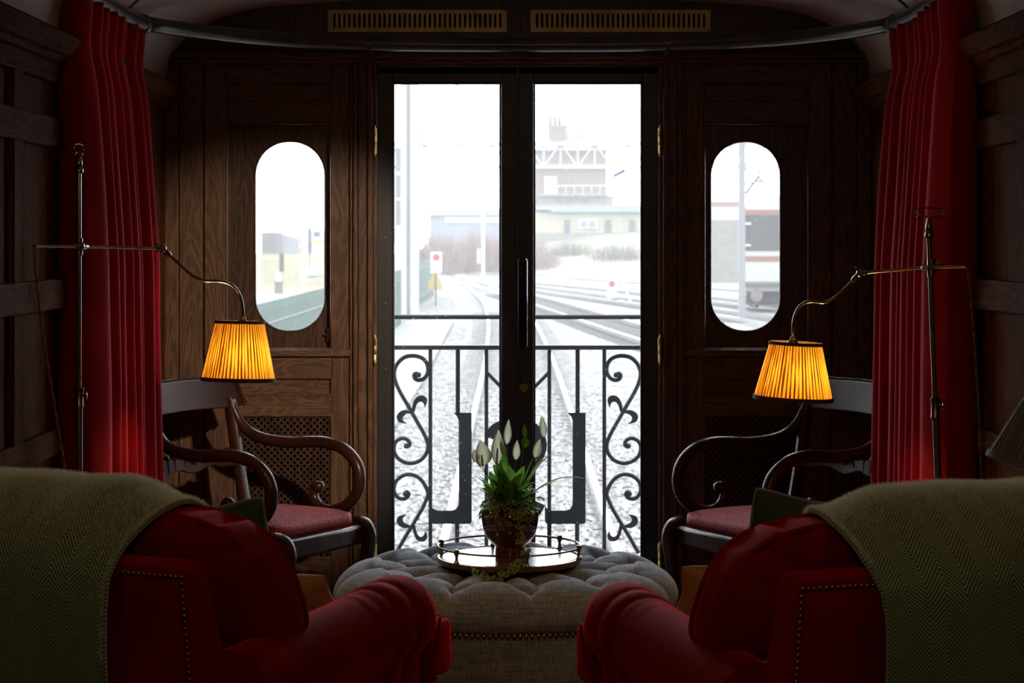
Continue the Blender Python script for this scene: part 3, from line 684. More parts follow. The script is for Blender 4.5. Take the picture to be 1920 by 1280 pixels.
# ------------------------------------------------------------------ scroll-arm elbow chairs (local: +y faces, x sideways)
def elbow_chair(label):
    t = thing('elbow_chair', label, 'chair', (0, 0, 0), 0, 'regency elbow chairs'); 
    W = .22
    # back crest: broad curved tablet
    m_ = MB(); loops = []
    for i in range(17):
        u = i / 16 * 2 - 1; x = u * .275; yb = -.295 - .045 * (1 - u * u) + .0; hgt = .050 if abs(u) < .9 else lerp(.050, .034, (abs(u) - .9) / .1)
        zc = .888 - .004 * abs(u); th = .013 + .003 * (1 - abs(u))
        loops.append([Vector((x, yb - .022 - th, zc + hgt)), Vector((x, yb - .022 + th, zc + hgt)), Vector((x, yb + th, zc)), Vector((x, yb + .016 + th, zc - hgt)), Vector((x, yb + .016 - th, zc - hgt)), Vector((x, yb - th, zc))])
    m_.loft(loops); cr_ = m_.build('crest_rail', 'mahogany_dull', t, smooth=40, bevel=.004, seg=3)
    m_ = MB()
    for s in (-1, 1):                                   # reeded scroll ends
        for k in range(3): m_.tube([Vector((s * (.262 + k * .006), -.305 - k * .004, .94 - k * .004)), Vector((s * (.262 + k * .006), -.285 - k * .003, .885)), Vector((s * (.262 + k * .006), -.268, .838 + k * .005))], .0045, 8)
        m_.tube([Vector((s * .25, -.325, .941)), Vector((0, -.362, .943))], .0035, 8)
    m_.build('crest_reeding', 'mahogany', cr_)
    # stiles running down into sabre back legs
    for s in (-1, 1):
        m_ = MB(); pts = catmull([(s * W, -.300, .86), (s * W, -.282, .76), (s * W, -.262, .64), (s * W, -.238, .52), (s * W, -.222, .44), (s * (W + .005), -.235, .30), (s * (W + .01), -.275, .14), (s * (W + .01), -.33, 0.0)], 5)
        m_.tube(pts, [.019] * 10 + [.021] * 12 + [.017] * 20 if False else .020, 10, up=(1, 0, 0), sy=1.15)
        m_.build('back_leg', 'mahogany', t)
        # sabre front leg with rounded knee
        m_ = MB(); pts = catmull([(s * .236, .205, .472), (s * .236, .240, .462), (s * .236, .256, .425), (s * .236, .246, .36), (s * .236, .238, .28), (s * .238, .248, .18), (s * .240, .285, .07), (s * .242, .325, 0.0)], 5)
        n = len(pts); m_.tube(pts, [lerp(.026, .026, i / 8) if i < 12 else lerp(.026, .017, (i - 12) / (n - 13)) for i in range(n)], 10, up=(1, 0, 0), sy=.95)
        m_.build('front_leg', 'mahogany', t)
        # scroll arm
        m_ = MB(); x = s * (W + .012); xo = s * .258
        yz = [(-.300, .868), (-.285, .83), (-.262, .785), (-.222, .748), (-.16, .728), (-.07, .722), (.0, .727), (.07, .728), (.135, .712), (.185, .672), (.205, .62), (.196, .568), (.155, .522), (.10, .502), (.055, .507), (.027, .532), (.022, .562), (.036, .583)]
        pts = catmull([(lerp(s * W, xo, sm(i / 6)), y, z) for i, (y, z) in enumerate(yz)], 6); n = len(pts)
        rad = [interp([(0, .016), (.2, .0205), (.55, .021), (.8, .019), (.93, .015), (1, .016)], i / (n - 1)) for i in range(n)]
        m_.tube(pts, rad, 14, up=(1, 0, 0), sy=1.0); m_.ball((xo, .040, .578), .022, 14, (1.0, 1, 1)); m_.build('scroll_arm', 'mahogany', t, smooth=60)
        m_ = MB(); m_.box(s * .236 - .02, s * .236 + .02, -.22, .225, .405, .468); m_.build('side_rail', 'mahogany', t, bevel=.006, seg=3)
    m_ = MB(); m_.box(-.22, .22, .205, .245, .402, .468); m_.build('front_rail', 'mahogany', t, bevel=.012, seg=3)
    m_ = MB(); m_.box(-.21, .21, -.24, -.21, .41, .465); m_.build('rear_rail', 'mahogany', t, bevel=.004)
    # carved middle rail
    m_ = MB(); loops = []
    for i in range(13):
        u = i / 12 * 2 - 1; x = u * .205; y = -.266 - .030 * (1 - u * u); h = .026 + .010 * math.cos(u * 7) * (abs(u) < .7)
        loops.append([Vector((x, y - .009, .665 + h)), Vector((x, y + .009, .665 + h)), Vector((x, y + .013, .665 - h)), Vector((x, y - .005, .665 - h))])
    m_.loft(loops); k = m_.build('middle_rail', 'mahogany_dull', t, smooth=30, bevel=.003)
    for u in (-.17, -.12, .12, .17):
        m_ = MB(); m_.ball((u, -.262 - .030 * (1 - (u / .205) ** 2), .693), .012, 10); m_.tube([(u, -.262 - .030 * (1 - (u / .205) ** 2), .693), (u * .97, -.262 - .030 * (1 - (u / .205) ** 2), .648)], [.008, .009], 8); m_.build('carved_knop', 'mahogany', k)
    m_ = MB(); m_.tube(catmull([(-.06, -.285, .66), (-.03, -.28, .685), (0, -.28, .665), (.03, -.28, .685), (.06, -.285, .66)], 6), .006, 8); m_.build('carving', 'mahogany', k)
    m_ = MB(); soft_box(m_, 0, -.005, .487, .435, .425, .055, .022, .022, 12); o = m_.build('seat_cushion', 'paisley', t, smooth=60); weld(o)
    m_ = MB(); m_.tube([(-.214, -.21, .470), (-.214, .205, .470), (.214, .205, .470), (.214, -.21, .470)], .004, 6, closed=True); m_.build('seat_gimp', 'red_velvet', o)
    return t
# far stile stands at (-.952, 7.05); the chair faces into the room
def chair_at(far, a, sx):
    R_ = Matrix.Rotation(a, 3, 'Z'); q = R_ @ Vector((sx * .22, -.28, 0)); return (far[0] - q.x, far[1] - q.y, 0)
A1 = math.radians(-118); A2 = math.radians(118)
c1 = elbow_chair('dark mahogany scroll-arm chair, patterned red seat, under the window showing the green fence')
loc = chair_at((-.955, 7.06), A1, 1); 
R1 = Matrix.Rotation(A1, 3, 'Z')
s1 = 1 if (R1 @ Vector((1, 0, 0))).y > 0 else -1
loc = chair_at((-.955, 7.06), A1, s1); c1.location = loc; c1.rotation_euler = (0, 0, A1)
s2 = 1 if (Matrix.Rotation(A2, 3, 'Z') @ Vector((1, 0, 0))).y > 0 else -1
loc2 = chair_at((1.0, 7.04), A2, s2)
c2 = dup(c1, loc2, A2, 'dark mahogany scroll-arm chair, patterned red seat, under the window showing the train')

# ------------------------------------------------------------------ ottoman
OX, OY, OR = -.019, 6.22, .520
ot = thing('ottoman', 'round deep-buttoned grey linen ottoman carrying the tray', 'ottoman', (OX, OY, 0))
prof = [(0.0, .428), (.10, .428), (.20, .430), (.30, .434), (.36, .436), (.42, .430), (.47, .412), (.505, .382), (.520, .348), (.515, .322), (.50, .306)]
pp = catmull([Vector((r, 0, z)) for r, z in prof], 10)
acc = [0]
for i in range(1, len(pp)): acc.append(acc[-1] + (pp[i] - pp[i - 1]).length)
LT = acc[-1]
def prof_at(s):
    for i in range(1, len(pp)):
        if s <= acc[i] or i == len(pp) - 1:
            k = min(1, (s - acc[i - 1]) / max(1e-9, acc[i] - acc[i - 1])); p = pp[i - 1].lerp(pp[i], k); tn = (pp[i] - pp[i - 1]).normalized(); return p, Vector((-tn.z if False else tn.z * -1, 0, tn.x))
NT_ = 12; A0 = math.radians(-90 + 9.5)
R_o, R_m, R_i = .395, .265, .130
tuft = [(R_o, A0 + 2 * PI * k / NT_) for k in range(NT_)] + [(R_m, A0 + 2 * PI * (k + .5) / NT_) for k in range(NT_)] + [(R_i, A0 + 2 * PI * k / NT_) for k in range(0, NT_, 2)]
txy = [Vector((r * math.cos(a), r * math.sin(a))) for r, a in tuft]
seg_ = []
for k in range(NT_):
    seg_.append((txy[k], txy[NT_ + k])); seg_.append((txy[k], txy[NT_ + (k - 1) % NT_]))
for j in range(NT_ // 2):
    seg_.append((txy[2 * NT_ + j], txy[NT_ + 2 * j])); seg_.append((txy[2 * NT_ + j], txy[NT_ + (2 * j - 1) % NT_]))
def sdist(p, a, b):
    ab = b - a; k = max(0, min(1, (p - a).dot(ab) / ab.dot(ab))); return (p - a - ab * k).length, k
def ott(s, a):
    p, nrm = prof_at(s)
    q = Vector((s * math.cos(a), s * math.sin(a)))
    dt = min((q - c).length for c in txy); dc = min(sdist(q, x, y)[0] for x, y in seg_)
    if s > R_o:                                          # creases running down the side from each outer button
        da = ((a - A0) / (2 * PI / NT_)) % 1.0; da = min(da, 1 - da) * 2 * PI / NT_
        dc = min(dc, da * max(p.x, .3)) 
    fade = 1.0 if s < R_o else max(.12, 1 - (s - R_o) / .20)
    h = -.040 * math.exp(-(dt / .030) ** 2) - (.016 * fade + .003) * math.exp(-(dc / .006) ** 1.3) - .016 * fade * math.exp(-(dc / .045) ** 2)
    if s > R_o: h += .008 * fade
    return Vector((OX + (p.x + nrm.x * h) * math.cos(a), OY + (p.x + nrm.x * h) * math.sin(a), p.z + nrm.z * h))
m_ = MB(); NS, NA = 92, 288
m_.grid(lambda u, v: ott(max(.002, v * LT), 2 * PI * u), NA, NS)
o = m_.build('tufted_top', 'linen', ot, smooth=80, world=True); weld(o)
m_ = MB()
for k in range(NT_):                                     # pleat folds beside each diamond crease
    pass
m_ = MB(); m_.lathe([(.49, .05), (.500, .06), (.502, .20), (.500, .309), (.47, .31)], (OX, OY, 0), 96); m_.build('drum', 'linen', ot, world=True, smooth=60)
for i, (r, a) in enumerate(tuft):
    if r < .2: continue
    p, nr = prof_at(r); b = MB(); b.ball((OX + r * math.cos(a), OY + r * math.sin(a), p.z - .041), .012, 10, (1, 1, .5)); b.build('button', 'linen', ot, world=True)
for k in range(5):
    a = 2 * PI * k / 5; b = MB(); b.lathe([(0, 0), (.02, 0), (.026, .03), (.026, .055), (0, .055)], (OX + .42 * math.cos(a), OY + .42 * math.sin(a), 0), 16); b.build('foot', 'mahogany', ot, world=True)
b = MB(); b.ball((0, 0, 0), .0068, 10, (1, .7, 1)); proto = None
NN = 98
for k in range(NN):
    a = -PI / 2 + (k - NN / 2 + .5) * .0169 / .503; rot = a + PI / 2
    if proto is None: o = proto = b.build('nailhead', 'nail_metal', ot, smooth=60, world=True)
    else: o = proto.copy(); col.objects.link(o)
    o.location = (OX + .504 * math.cos(a), OY + .504 * math.sin(a), .306); o.rotation_euler = (0, 0, rot)

# ------------------------------------------------------------------ gallery tray
TX, TY, TZ = -.008, 6.22, .434
tr_ = thing('gallery_tray', 'round wooden tray with brass gallery rail on the ottoman', 'tray', (TX, TY, TZ))
m_ = MB(); m_.lathe([(0, 0), (.206, 0), (.216, .003), (.219, .009), (.2195, .016), (.217, .0195), (.212, .0205), (.209, .0185), (0, .0185)], (TX, TY, TZ), 96); m_.build('base', 'tray_wood', tr_, world=True, smooth=30)
m_ = MB()
for k in range(150):
    a = 2 * PI * k / 150; m_.ball((TX + .210 * math.cos(a), TY + .210 * math.sin(a), TZ + .0205), .0024, 6)
o = m_.build('beaded_rim', 'dark_brass', tr_, world=True)
m_ = MB(); RT = .2165; m_.tube([Vector((TX + RT * math.cos(2 * PI * k / 96), TY + RT * math.sin(2 * PI * k / 96), TZ + .052)) for k in range(96)], .0031, 10, closed=True); m_.build('gallery_rail', 'dark_brass', tr_, world=True)
for k in range(6):
    a = math.radians(-90 + 14 + 60 * k); m_ = MB()
    m_.lathe([(0, .0), (.0085, .0), (.009, .004), (.006, .008), (.0042, .018), (.0042, .024), (.0062, .028), (.0088, .034), (.0088, .040), (.006, .0435)], (TX + RT * math.cos(a), TY + RT * math.sin(a), TZ + .0165), 14)
    m_.ball((TX + RT * math.cos(a), TY + RT * math.sin(a), TZ + .0535), .0088, 12); m_.build('gallery_post', 'dark_brass', tr_, world=True)
for k in range(4):
    a = math.radians(-80 + 90 * k); m_ = MB(); m_.ball((TX + .17 * math.cos(a), TY + .17 * math.sin(a), TZ - .006), .010, 12, (1, 1, .7)); m_.build('foot', 'dark_brass', tr_, world=True)

# ------------------------------------------------------------------ potted peace lily and ivy
BX, BY, BZ = TX + .002, 6.21, TZ + .0186
pl = thing('potted_plant', 'peace lily and variegated ivy in a dark red footed bowl on the tray', 'plant', (BX, BY, BZ))
m_ = MB(); m_.lathe([(0, 0), (.0445, 0), (.0455, .004), (.0440, .030), (.0460, .036), (.060, .046), (.074, .064), (.0825, .088), (.0865, .115), (.0870, .134), (.0855, .1365), (.0835, .134), (.080, .10), (.05, .08), (0, .078)], (BX, BY, BZ), 64); m_.build('bowl', 'ceramic', pl, world=True, smooth=50)
m_ = MB(); m_.lathe([(0, .112), (.0815, .112), (.0815, .118), (.04, .124), (0, .126)], (BX, BY, BZ), 32); m_.build('soil', 'soil', pl, world=True)
rnd = random.Random(21)
def blade(mb, pts, w, fold=.25, cup=0.0, shape=None, ax=None):
    n = len(pts); b0 = len(mb.v); vs = []; fs = []
    for i, p in enumerate(pts):
        t = (pts[min(i + 1, n - 1)] - pts[max(i - 1, 0)]).normalized()
        side = (ax - t * ax.dot(t)) if ax is not None else t.cross(Vector((0, 0, 1)))
        if side.length < 1e-3: side = Vector((1, 0, 0))
        side.normalize(); up = side.cross(t).normalized(); u = i / (n - 1)
        k = (shape(u) if shape else math.sin(PI * min(1, u * .92 + .08)) ** .8) * w
        for j, s in enumerate((-1, -.5, 0, .5, 1)):
            vs.append(p + side * k * s + up * k * (fold * abs(s) + cup * s * s))
    for i in range(n - 1):
        for j in range(4): fs.append((i * 5 + j, i * 5 + j + 1, i * 5 + 6 + j, i * 5 + 5 + j))
    mb.add(vs, fs)
def bez(a, b, c, n=8): return [a * (1 - t) ** 2 + b * 2 * t * (1 - t) + c * t * t for t in [i / n for i in range(n + 1)]]
PD = BY
fol = MB(); stm = MB(); top = Vector((BX, BY, BZ + .118))
def lily_leaf(root, tip, lift, w):
    mid = (root + tip) / 2 + Vector((0, 0, lift)); q = bez(root, mid, tip, 14)
    stm.tube(q[:7], .0014, 6); blade(fol, q[5:], w, .30, 0, lambda u: (math.sin(PI * min(1, .06 + u * .94)) ** .75) * (1 - .15 * u))
for k in range(64):
    a = rnd.uniform(0, 2 * PI); R = rnd.uniform(.02, .095); hgt = rnd.uniform(.055, .140) - R * .42
    root = top + Vector((rnd.uniform(-.035, .035), rnd.uniform(-.03, .03), 0)); tip = top + Vector((R * math.cos(a), R * math.sin(a) * .85, hgt))
    lily_leaf(root, tip, rnd.uniform(.03, .07), rnd.uniform(.011, .019))
for k in range(30):
    tp = P(rnd.uniform(892, 1030), 0, rnd.uniform(6.10, 6.27)); tp.z = P(0, rnd.uniform(848, 912) + abs((tp.x - BX) / .1) * 12, tp.y).z
    lily_leaf(top + Vector((rnd.uniform(-.03, .03), rnd.uniform(-.03, .02), 0)), tp, rnd.uniform(.015, .045), rnd.uniform(.012, .019))
for (px, py, d, l, w) in ((1096, 897, 6.10, .085, .011), (1044, 843, 6.2, .05, .012), (1025, 853, 6.25, .05, .012), (1022, 940, 6.08, .06, .015), (885, 888, 6.2, .03, .010), (905, 890, 6.1, .05, .014), (893, 915, 6.1, .05, .015), (1000, 860, 6.2, .04, .013), (945, 850, 6.24, .04, .014), (925, 870, 6.15, .05, .015), (1010, 905, 6.08, .06, .015), (1060, 900, 6.2, .05, .008)):
    lily_leaf(top + Vector((rnd.uniform(-.02, .02), rnd.uniform(-.02, .02), 0)), P(px, py, d), l, w)
o = fol.build('foliage', 'leaf', pl, smooth=80, world=True); stm.build('leaf_stems', 'stem', o, smooth=60)
SP = [((905, 874), (901, 825), 19, 6.16, .9, 'w'), ((931, 868), (935, 805), 16, 6.20, .5, 'w'), ((950, 833), (954, 786), 9, 6.24, .4, 'w'), ((947, 858), (938, 822), 7, 6.2, .3, 'g'), ((967, 862), (970, 825), 9, 6.22, .4, 'w'), ((983, 839), (985, 818), 9, 6.2, .6, 'g'), ((984, 822), (983, 794), 5, 6.2, .2, 'g'), ((1020, 820), (1016, 779), 9, 6.22, .4, 'w'), ((1003, 858), (1013, 823), 10, 6.2, .4, 'w'), ((893, 866), (890, 842), 9, 6.15, .5, 'w')]
for (b_, t_, wpx, d, cup, kd) in SP:
    a, b = P(*b_, d), P(*t_, d + .01); md = (a + b) / 2 + Vector((-(.004 if kd == 'w' else .001), -.006, 0)); m_ = MB()
    view = Vector((1, .25, 0)).normalized()
    blade(m_, bez(a, md, b, 12), wpx * .84 * d / F, .35, cup, lambda u: max(.04, math.sin(PI * (u ** .75) * .97 + .06) ** 1.0) if u < 1 else .02, view)
    s = m_.build('spathe', 'spathe' if kd == 'w' else 'spathe_green', pl, smooth=80, world=True, solid=.0006)
    m_ = MB(); root = top + Vector((rnd.uniform(-.02, .02), rnd.uniform(-.02, .02), 0)); m_.tube(bez(root, (root + a) / 2 + Vector((0, 0, .02)), a, 10), .0016, 6); m_.build('flower_stem', 'stem', s)
    if wpx < 12: continue
    m_ = MB(); m_.tube([a, a.lerp(b, .2) + Vector((0, -.004, 0)), a.lerp(b, .45) + Vector((0, -.006, 0))], [.0025, .0032, .002], 8); m_.build('spadix', 'spadix', s)
def ivy_leaf(mb, c, size, m):
    pr = [(0, -.28, .3), (.30, -.42, 1), (.66, -.10, 1), (.46, .12, .85), (.52, .44, 1), (.32, .46, .85), (0, .86, 1), (-.32, .46, .85), (-.52, .44, 1), (-.46, .12, .85), (-.66, -.10, 1), (-.30, -.42, 1)]
    b = len(mb.v); vs = []; 
    for x, y, e in pr: vs.append(c + m @ (Vector((x, y, -.28 * abs(x) - .12 * y * y)) * size))
    vs.append(c + m @ (Vector((0, .05, .04)) * size))
    mb.add(vs, [(12, i, (i + 1) % 12) for i in range(12)])
    for i, q in enumerate(pr): mb.att[b + i] = q[2]
    mb.att[b + 12] = 0.0
def rmat(fw, sp=.5):
    d = (Vector(fw) + Vector((rnd.uniform(-sp, sp), rnd.uniform(-sp, sp), rnd.uniform(-sp, sp)))).normalized()
    return d.to_track_quat('Z', 'Y').to_matrix() @ Matrix.Rotation(PI + rnd.uniform(-1.6, 1.6), 3, 'Z')
iv = MB()
for k in range(120):
    a = rnd.uniform(0, 2 * PI); R = rnd.uniform(.045, .095); z = rnd.uniform(.004, .062) - max(0, R - .085) * .8
    c = top + Vector((R * math.cos(a), R * math.sin(a), z)); ivy_leaf(iv, c, rnd.uniform(.013, .022), rmat((math.cos(a) * .8, math.sin(a) * .8, .75)))
for k in range(9):
    a = rnd.uniform(-PI * .85, -PI * .15); c = top + Vector((.090 * math.cos(a), .090 * math.sin(a), rnd.uniform(-.012, .018))); ivy_leaf(iv, c, rnd.uniform(.014, .020), rmat((math.cos(a), math.sin(a), .3), .35))
iv.build('ivy_leaves', 'ivy', pl, smooth=0, world=True)
vp = [P(968, 955, 6.11), P(972, 972, 6.108), P(977, 992, 6.112), P(979, 1010, 6.10), P(983, 1028, 6.06), P(984, 1044, 6.03), P(972, 1056, 6.01), P(966, 1068, 5.985), P(950, 1078, 5.97), P(930, 1085, 5.96), P(908, 1084, 5.955), P(892, 1072, 5.96)]
vp = [Vector((p.x, p.y, p.z)) for p in vp]; vc = catmull(vp, 8)
m_ = MB(); m_.tube(vc, .0013, 6); vn = m_.build('trailing_vine', 'vine_stem', pl, world=True)
iv = MB()
for i in range(2, len(vc), 2):
    c = vc[i] + Vector((rnd.uniform(-.015, .015), rnd.uniform(-.012, .0), rnd.uniform(-.004, .010))); ivy_leaf(iv, c, rnd.uniform(.010, .018), rmat((rnd.uniform(-.6, .6), -.9, .5)))
iv.build('vine_leaves', 'ivy', vn, smooth=0)
# ------------------------------------------------------------------ red velvet armchairs (local: +y faces the doors)
def rolled(sx):
    m_ = MB(); loops = []
    ys = [(-.34, 1.0), (-.20, 1.0), (-.05, 1.0), (.10, 1.0), (.19, 1.0), (.205, 1.005), (.212, 1.05), (.235, 1.075), (.262, 1.055), (.268, 1.03), (.275, 1.07), (.30, 1.085), (.335, 1.075), (.358, 1.03), (.370, .93), (.376, .78), (.377, .5)]
    for y, s in ys:
        zc = interp([(-.34, .530), (.2, .556), (.36, .560)], y); r = interp([(-.34, .078), (.2, .086), (.36, .088)], y) * s; xc = .345; e = (s - 1) * .10
        lp = [Vector((.385 + e, y, .13))]
        for k in range(4): lp.append(Vector((.388 + e, y, lerp(.2, zc - .11, k / 3))))
        lp.append(Vector((.393 + e, y, zc - r * .92)))
        for k in range(17):
            a = math.radians(-42 + 250 * k / 16); lp.append(Vector((xc + r * math.cos(a), y, zc + r * math.sin(a))))
        lp += [Vector((.272 - e, y, .42)), Vector((.272 - e, y, .13))]
        if s < .95:
            c = Vector((.335, y, .36)); lp = [c + (q - c) * Vector((1, 1, 1)).x * (s + .02 if s > .7 else s) for q in lp]
        out = []
        for q in lp:
            wv = 0.0
            if y < .2: wv = .0025 * noise.noise(Vector((q.x * 9, y * 34 + q.z * 10, 2.1 * sx)))
            out.append(Vector((sx * (q.x + wv), y, q.z + wv)))
        loops.append(out)
    # more rows on the long plain part for the drag folds in the velvet
    dense = []
    for i in range(len(loops) - 1):
        k = 8 if i < 4 else 1
        for j in range(k):
            row = []
            for a, b in zip(loops[i], loops[i + 1]):
                q = a.lerp(b, j / k)
                if i < 4:
                    ridge = math.sin(q.y * 140 + q.x * sx * 22 + 2 * noise.noise(q * 6)) * max(0, noise.noise(Vector((q.x * 7, q.y * 5, q.z * 7 + 3))) + .15)
                    q = q + Vector((0, 0, .0022 * ridge)) * (1 if q.z > .5 else 0)
                row.append(q)
            dense.append(row)
    dense.append(loops[-1]); m_.loft(dense); return m_
def cushion_outline(n=72):
    base = [(-.34, .0), (-.372, .022), (-.380, .06), (-.366, .14), (-.338, .198), (-.285, .240), (-.18, .266), (0, .275), (.18, .266), (.285, .240), (.338, .198), (.366, .14), (.380, .06), (.372, .022), (.34, .0)]
    top = catmull([Vector((x, 0, z)) for x, z in base], 5); bot = [Vector((lerp(.34, -.34, k / 16), 0, 0)) for k in range(1, 16)]
    return top + bot
def armchair(label):
    t = thing('armchair', label, 'armchair', (0, 0, 0), 0, 'red velvet armchairs')
    m_ = MB(); prf = [(-.355, .12), (-.405, .45), (-.450, .780), (-.440, .788), (-.405, .790), (-.390, .780), (-.29, .52), (-.235, .12)]
    xs = [-.312, -.310, -.30, .30, .310, .312]
    loops = []
    for x, s in zip((-.312, -.309, -.298, 0, .298, .309, .312), (.96, .985, 1, 1, 1, .985, .96)):
        cy, cz = -.35, .46; loops.append([Vector((x, cy + (y - cy) * s, cz + (z - cz) * s)) for y, z in prf])
    m_.loft(loops); bk = m_.build('back_frame', 'red_velvet', t, smooth=30, bevel=.006, seg=3)
    for s in (-1, 1):
        o = rolled(s).build('rolled_arm', 'red_velvet', t, smooth=50)
        m_ = MB(); m_.tube([Vector((s * .402, .372, .13)), Vector((s * .402, .374, .44)), Vector((s * .428, .374, .50)), Vector((s * .436, .372, .56))], .004, 8); m_.build('arm_piping', 'red_velvet', o)
    m_ = MB(); m_.box(-.30, .30, -.25, .385, .12, .405); m_.box(-.385, .385, .385, .475, .12, .405); m_.build('seat_base', 'red_velvet', t, bevel=.015, seg=3)
    m_ = MB(); soft_box(m_, 0, .08, .472, .535, .60, .135, .028, .016, 12); soft_box(m_, 0, .445, .472, .80, .135, .135, .022, .010, 12); o = m_.build('seat_cushion', 'red_velvet', t, smooth=60); weld(o)
    m_ = MB(); m_.tube([(-.378, .505, .533), (.378, .505, .533)], .0045, 8); m_.tube([(-.378, .505, .412), (.378, .505, .412)], .0045, 8); m_.build('seat_piping', 'red_velvet', o)
    # loose back cushion resting over the arms
    ol = cushion_outline(); m_ = MB(); loops = []; T = .060; z0 = .592
    def place(x, y, z):                                   # reclined with the back
        y2 = -.168 + y - z * .30; return Vector((x, y2, z0 + z))
    cx, cz = 0, .16
    seq = []
    for k in range(11): seq.append((k / 10 * .985 + .003, -1))
    seq += [(1.0, -.9), (1.008, -.45), (1.010, 0), (1.008, .45), (1.0, .9)]
    for k in range(10, -1, -1): seq.append((k / 10 * .985 + .003, 1))
    for s, side in seq:
        row = []
        for i, p in enumerate(ol):
            x, z = cx + (p.x - cx) * s, cz + (p.z - cz) * s
            ang = math.atan2(z - .10, abs(x) - .16); corner = math.exp(-((abs(x) - .27) ** 2 + (z - .255) ** 2) / .0050)
            pl_ = corner * .017 * math.sin(ang * 15 + (2 if x > 0 else 0)) + .006 * noise.noise(Vector((x * 6, z * 7, side))) 
            if abs(side) == 1: y = side * (T + .050 * (1 - s ** 2.4)) + side * pl_
            else: y = side * T; 
            if abs(side) < 1: x *= 1 + .012 * math.sin(i * 1.9) * corner; z += pl_ * .5
            row.append(place(x, y, z))
        loops.append(row)
    m_.loft(loops); o = m_.build('back_cushion', 'red_velvet', t, smooth=70)
    for s in (-1, 1):
        m_ = MB(); m_.tube([place(p.x * 1.006, s * T * .96, p.z if p.z > .02 else p.z - .002) for p in ol], .0052, 8, closed=True); m_.build('cushion_piping', 'red_velvet', o)
    for sx in (-1, 1):
        for y in (-.30, .42):
            m_ = MB(); m_.lathe([(0, 0), (.014, 0), (.022, .125), (0, .125)], (sx * .27, y, 0), 14); m_.build('leg', 'mahogany', t)
    return t
TH1, TH2 = math.radians(-25), math.radians(18)
AC1, AC2 = (-.715, 4.48, 0), (.682, 4.33, 0)
ac1 = armchair('red velvet armchair facing the doors with the fence-side elbow chair beyond it'); ac1.location = AC1; ac1.rotation_euler = (0, 0, TH1)
ac2 = dup(ac1, AC2, TH2, 'red velvet armchair facing the doors with the train-side elbow chair beyond it')
ROOTM[ac1.name] = Matrix.Translation(Vector(AC1)) @ Matrix.Rotation(TH1, 4, 'Z')
b = MB(); b.ball((0, 0, 0), .0048, 10, (1, .7, 1)); np_ = None
def rear_y(z): return interp([(.12, -.355), (.45, -.405), (.792, -.452)], z) - .001
for ac, s in ((ac1, 1), (ac2, -1)):
    pos = [(s * (.295 - .0122 * k), .762) for k in range(24)] + [(s * .296, .748 - .0125 * k) for k in range(34)]
    for x, z in pos:
        if np_ is None: o = np_ = b.build('nailhead', 'nail_metal', ac, smooth=60)
        else: o = np_.copy(); col.objects.link(o); o.parent = ac
        o.location = (x, rear_y(z), z)
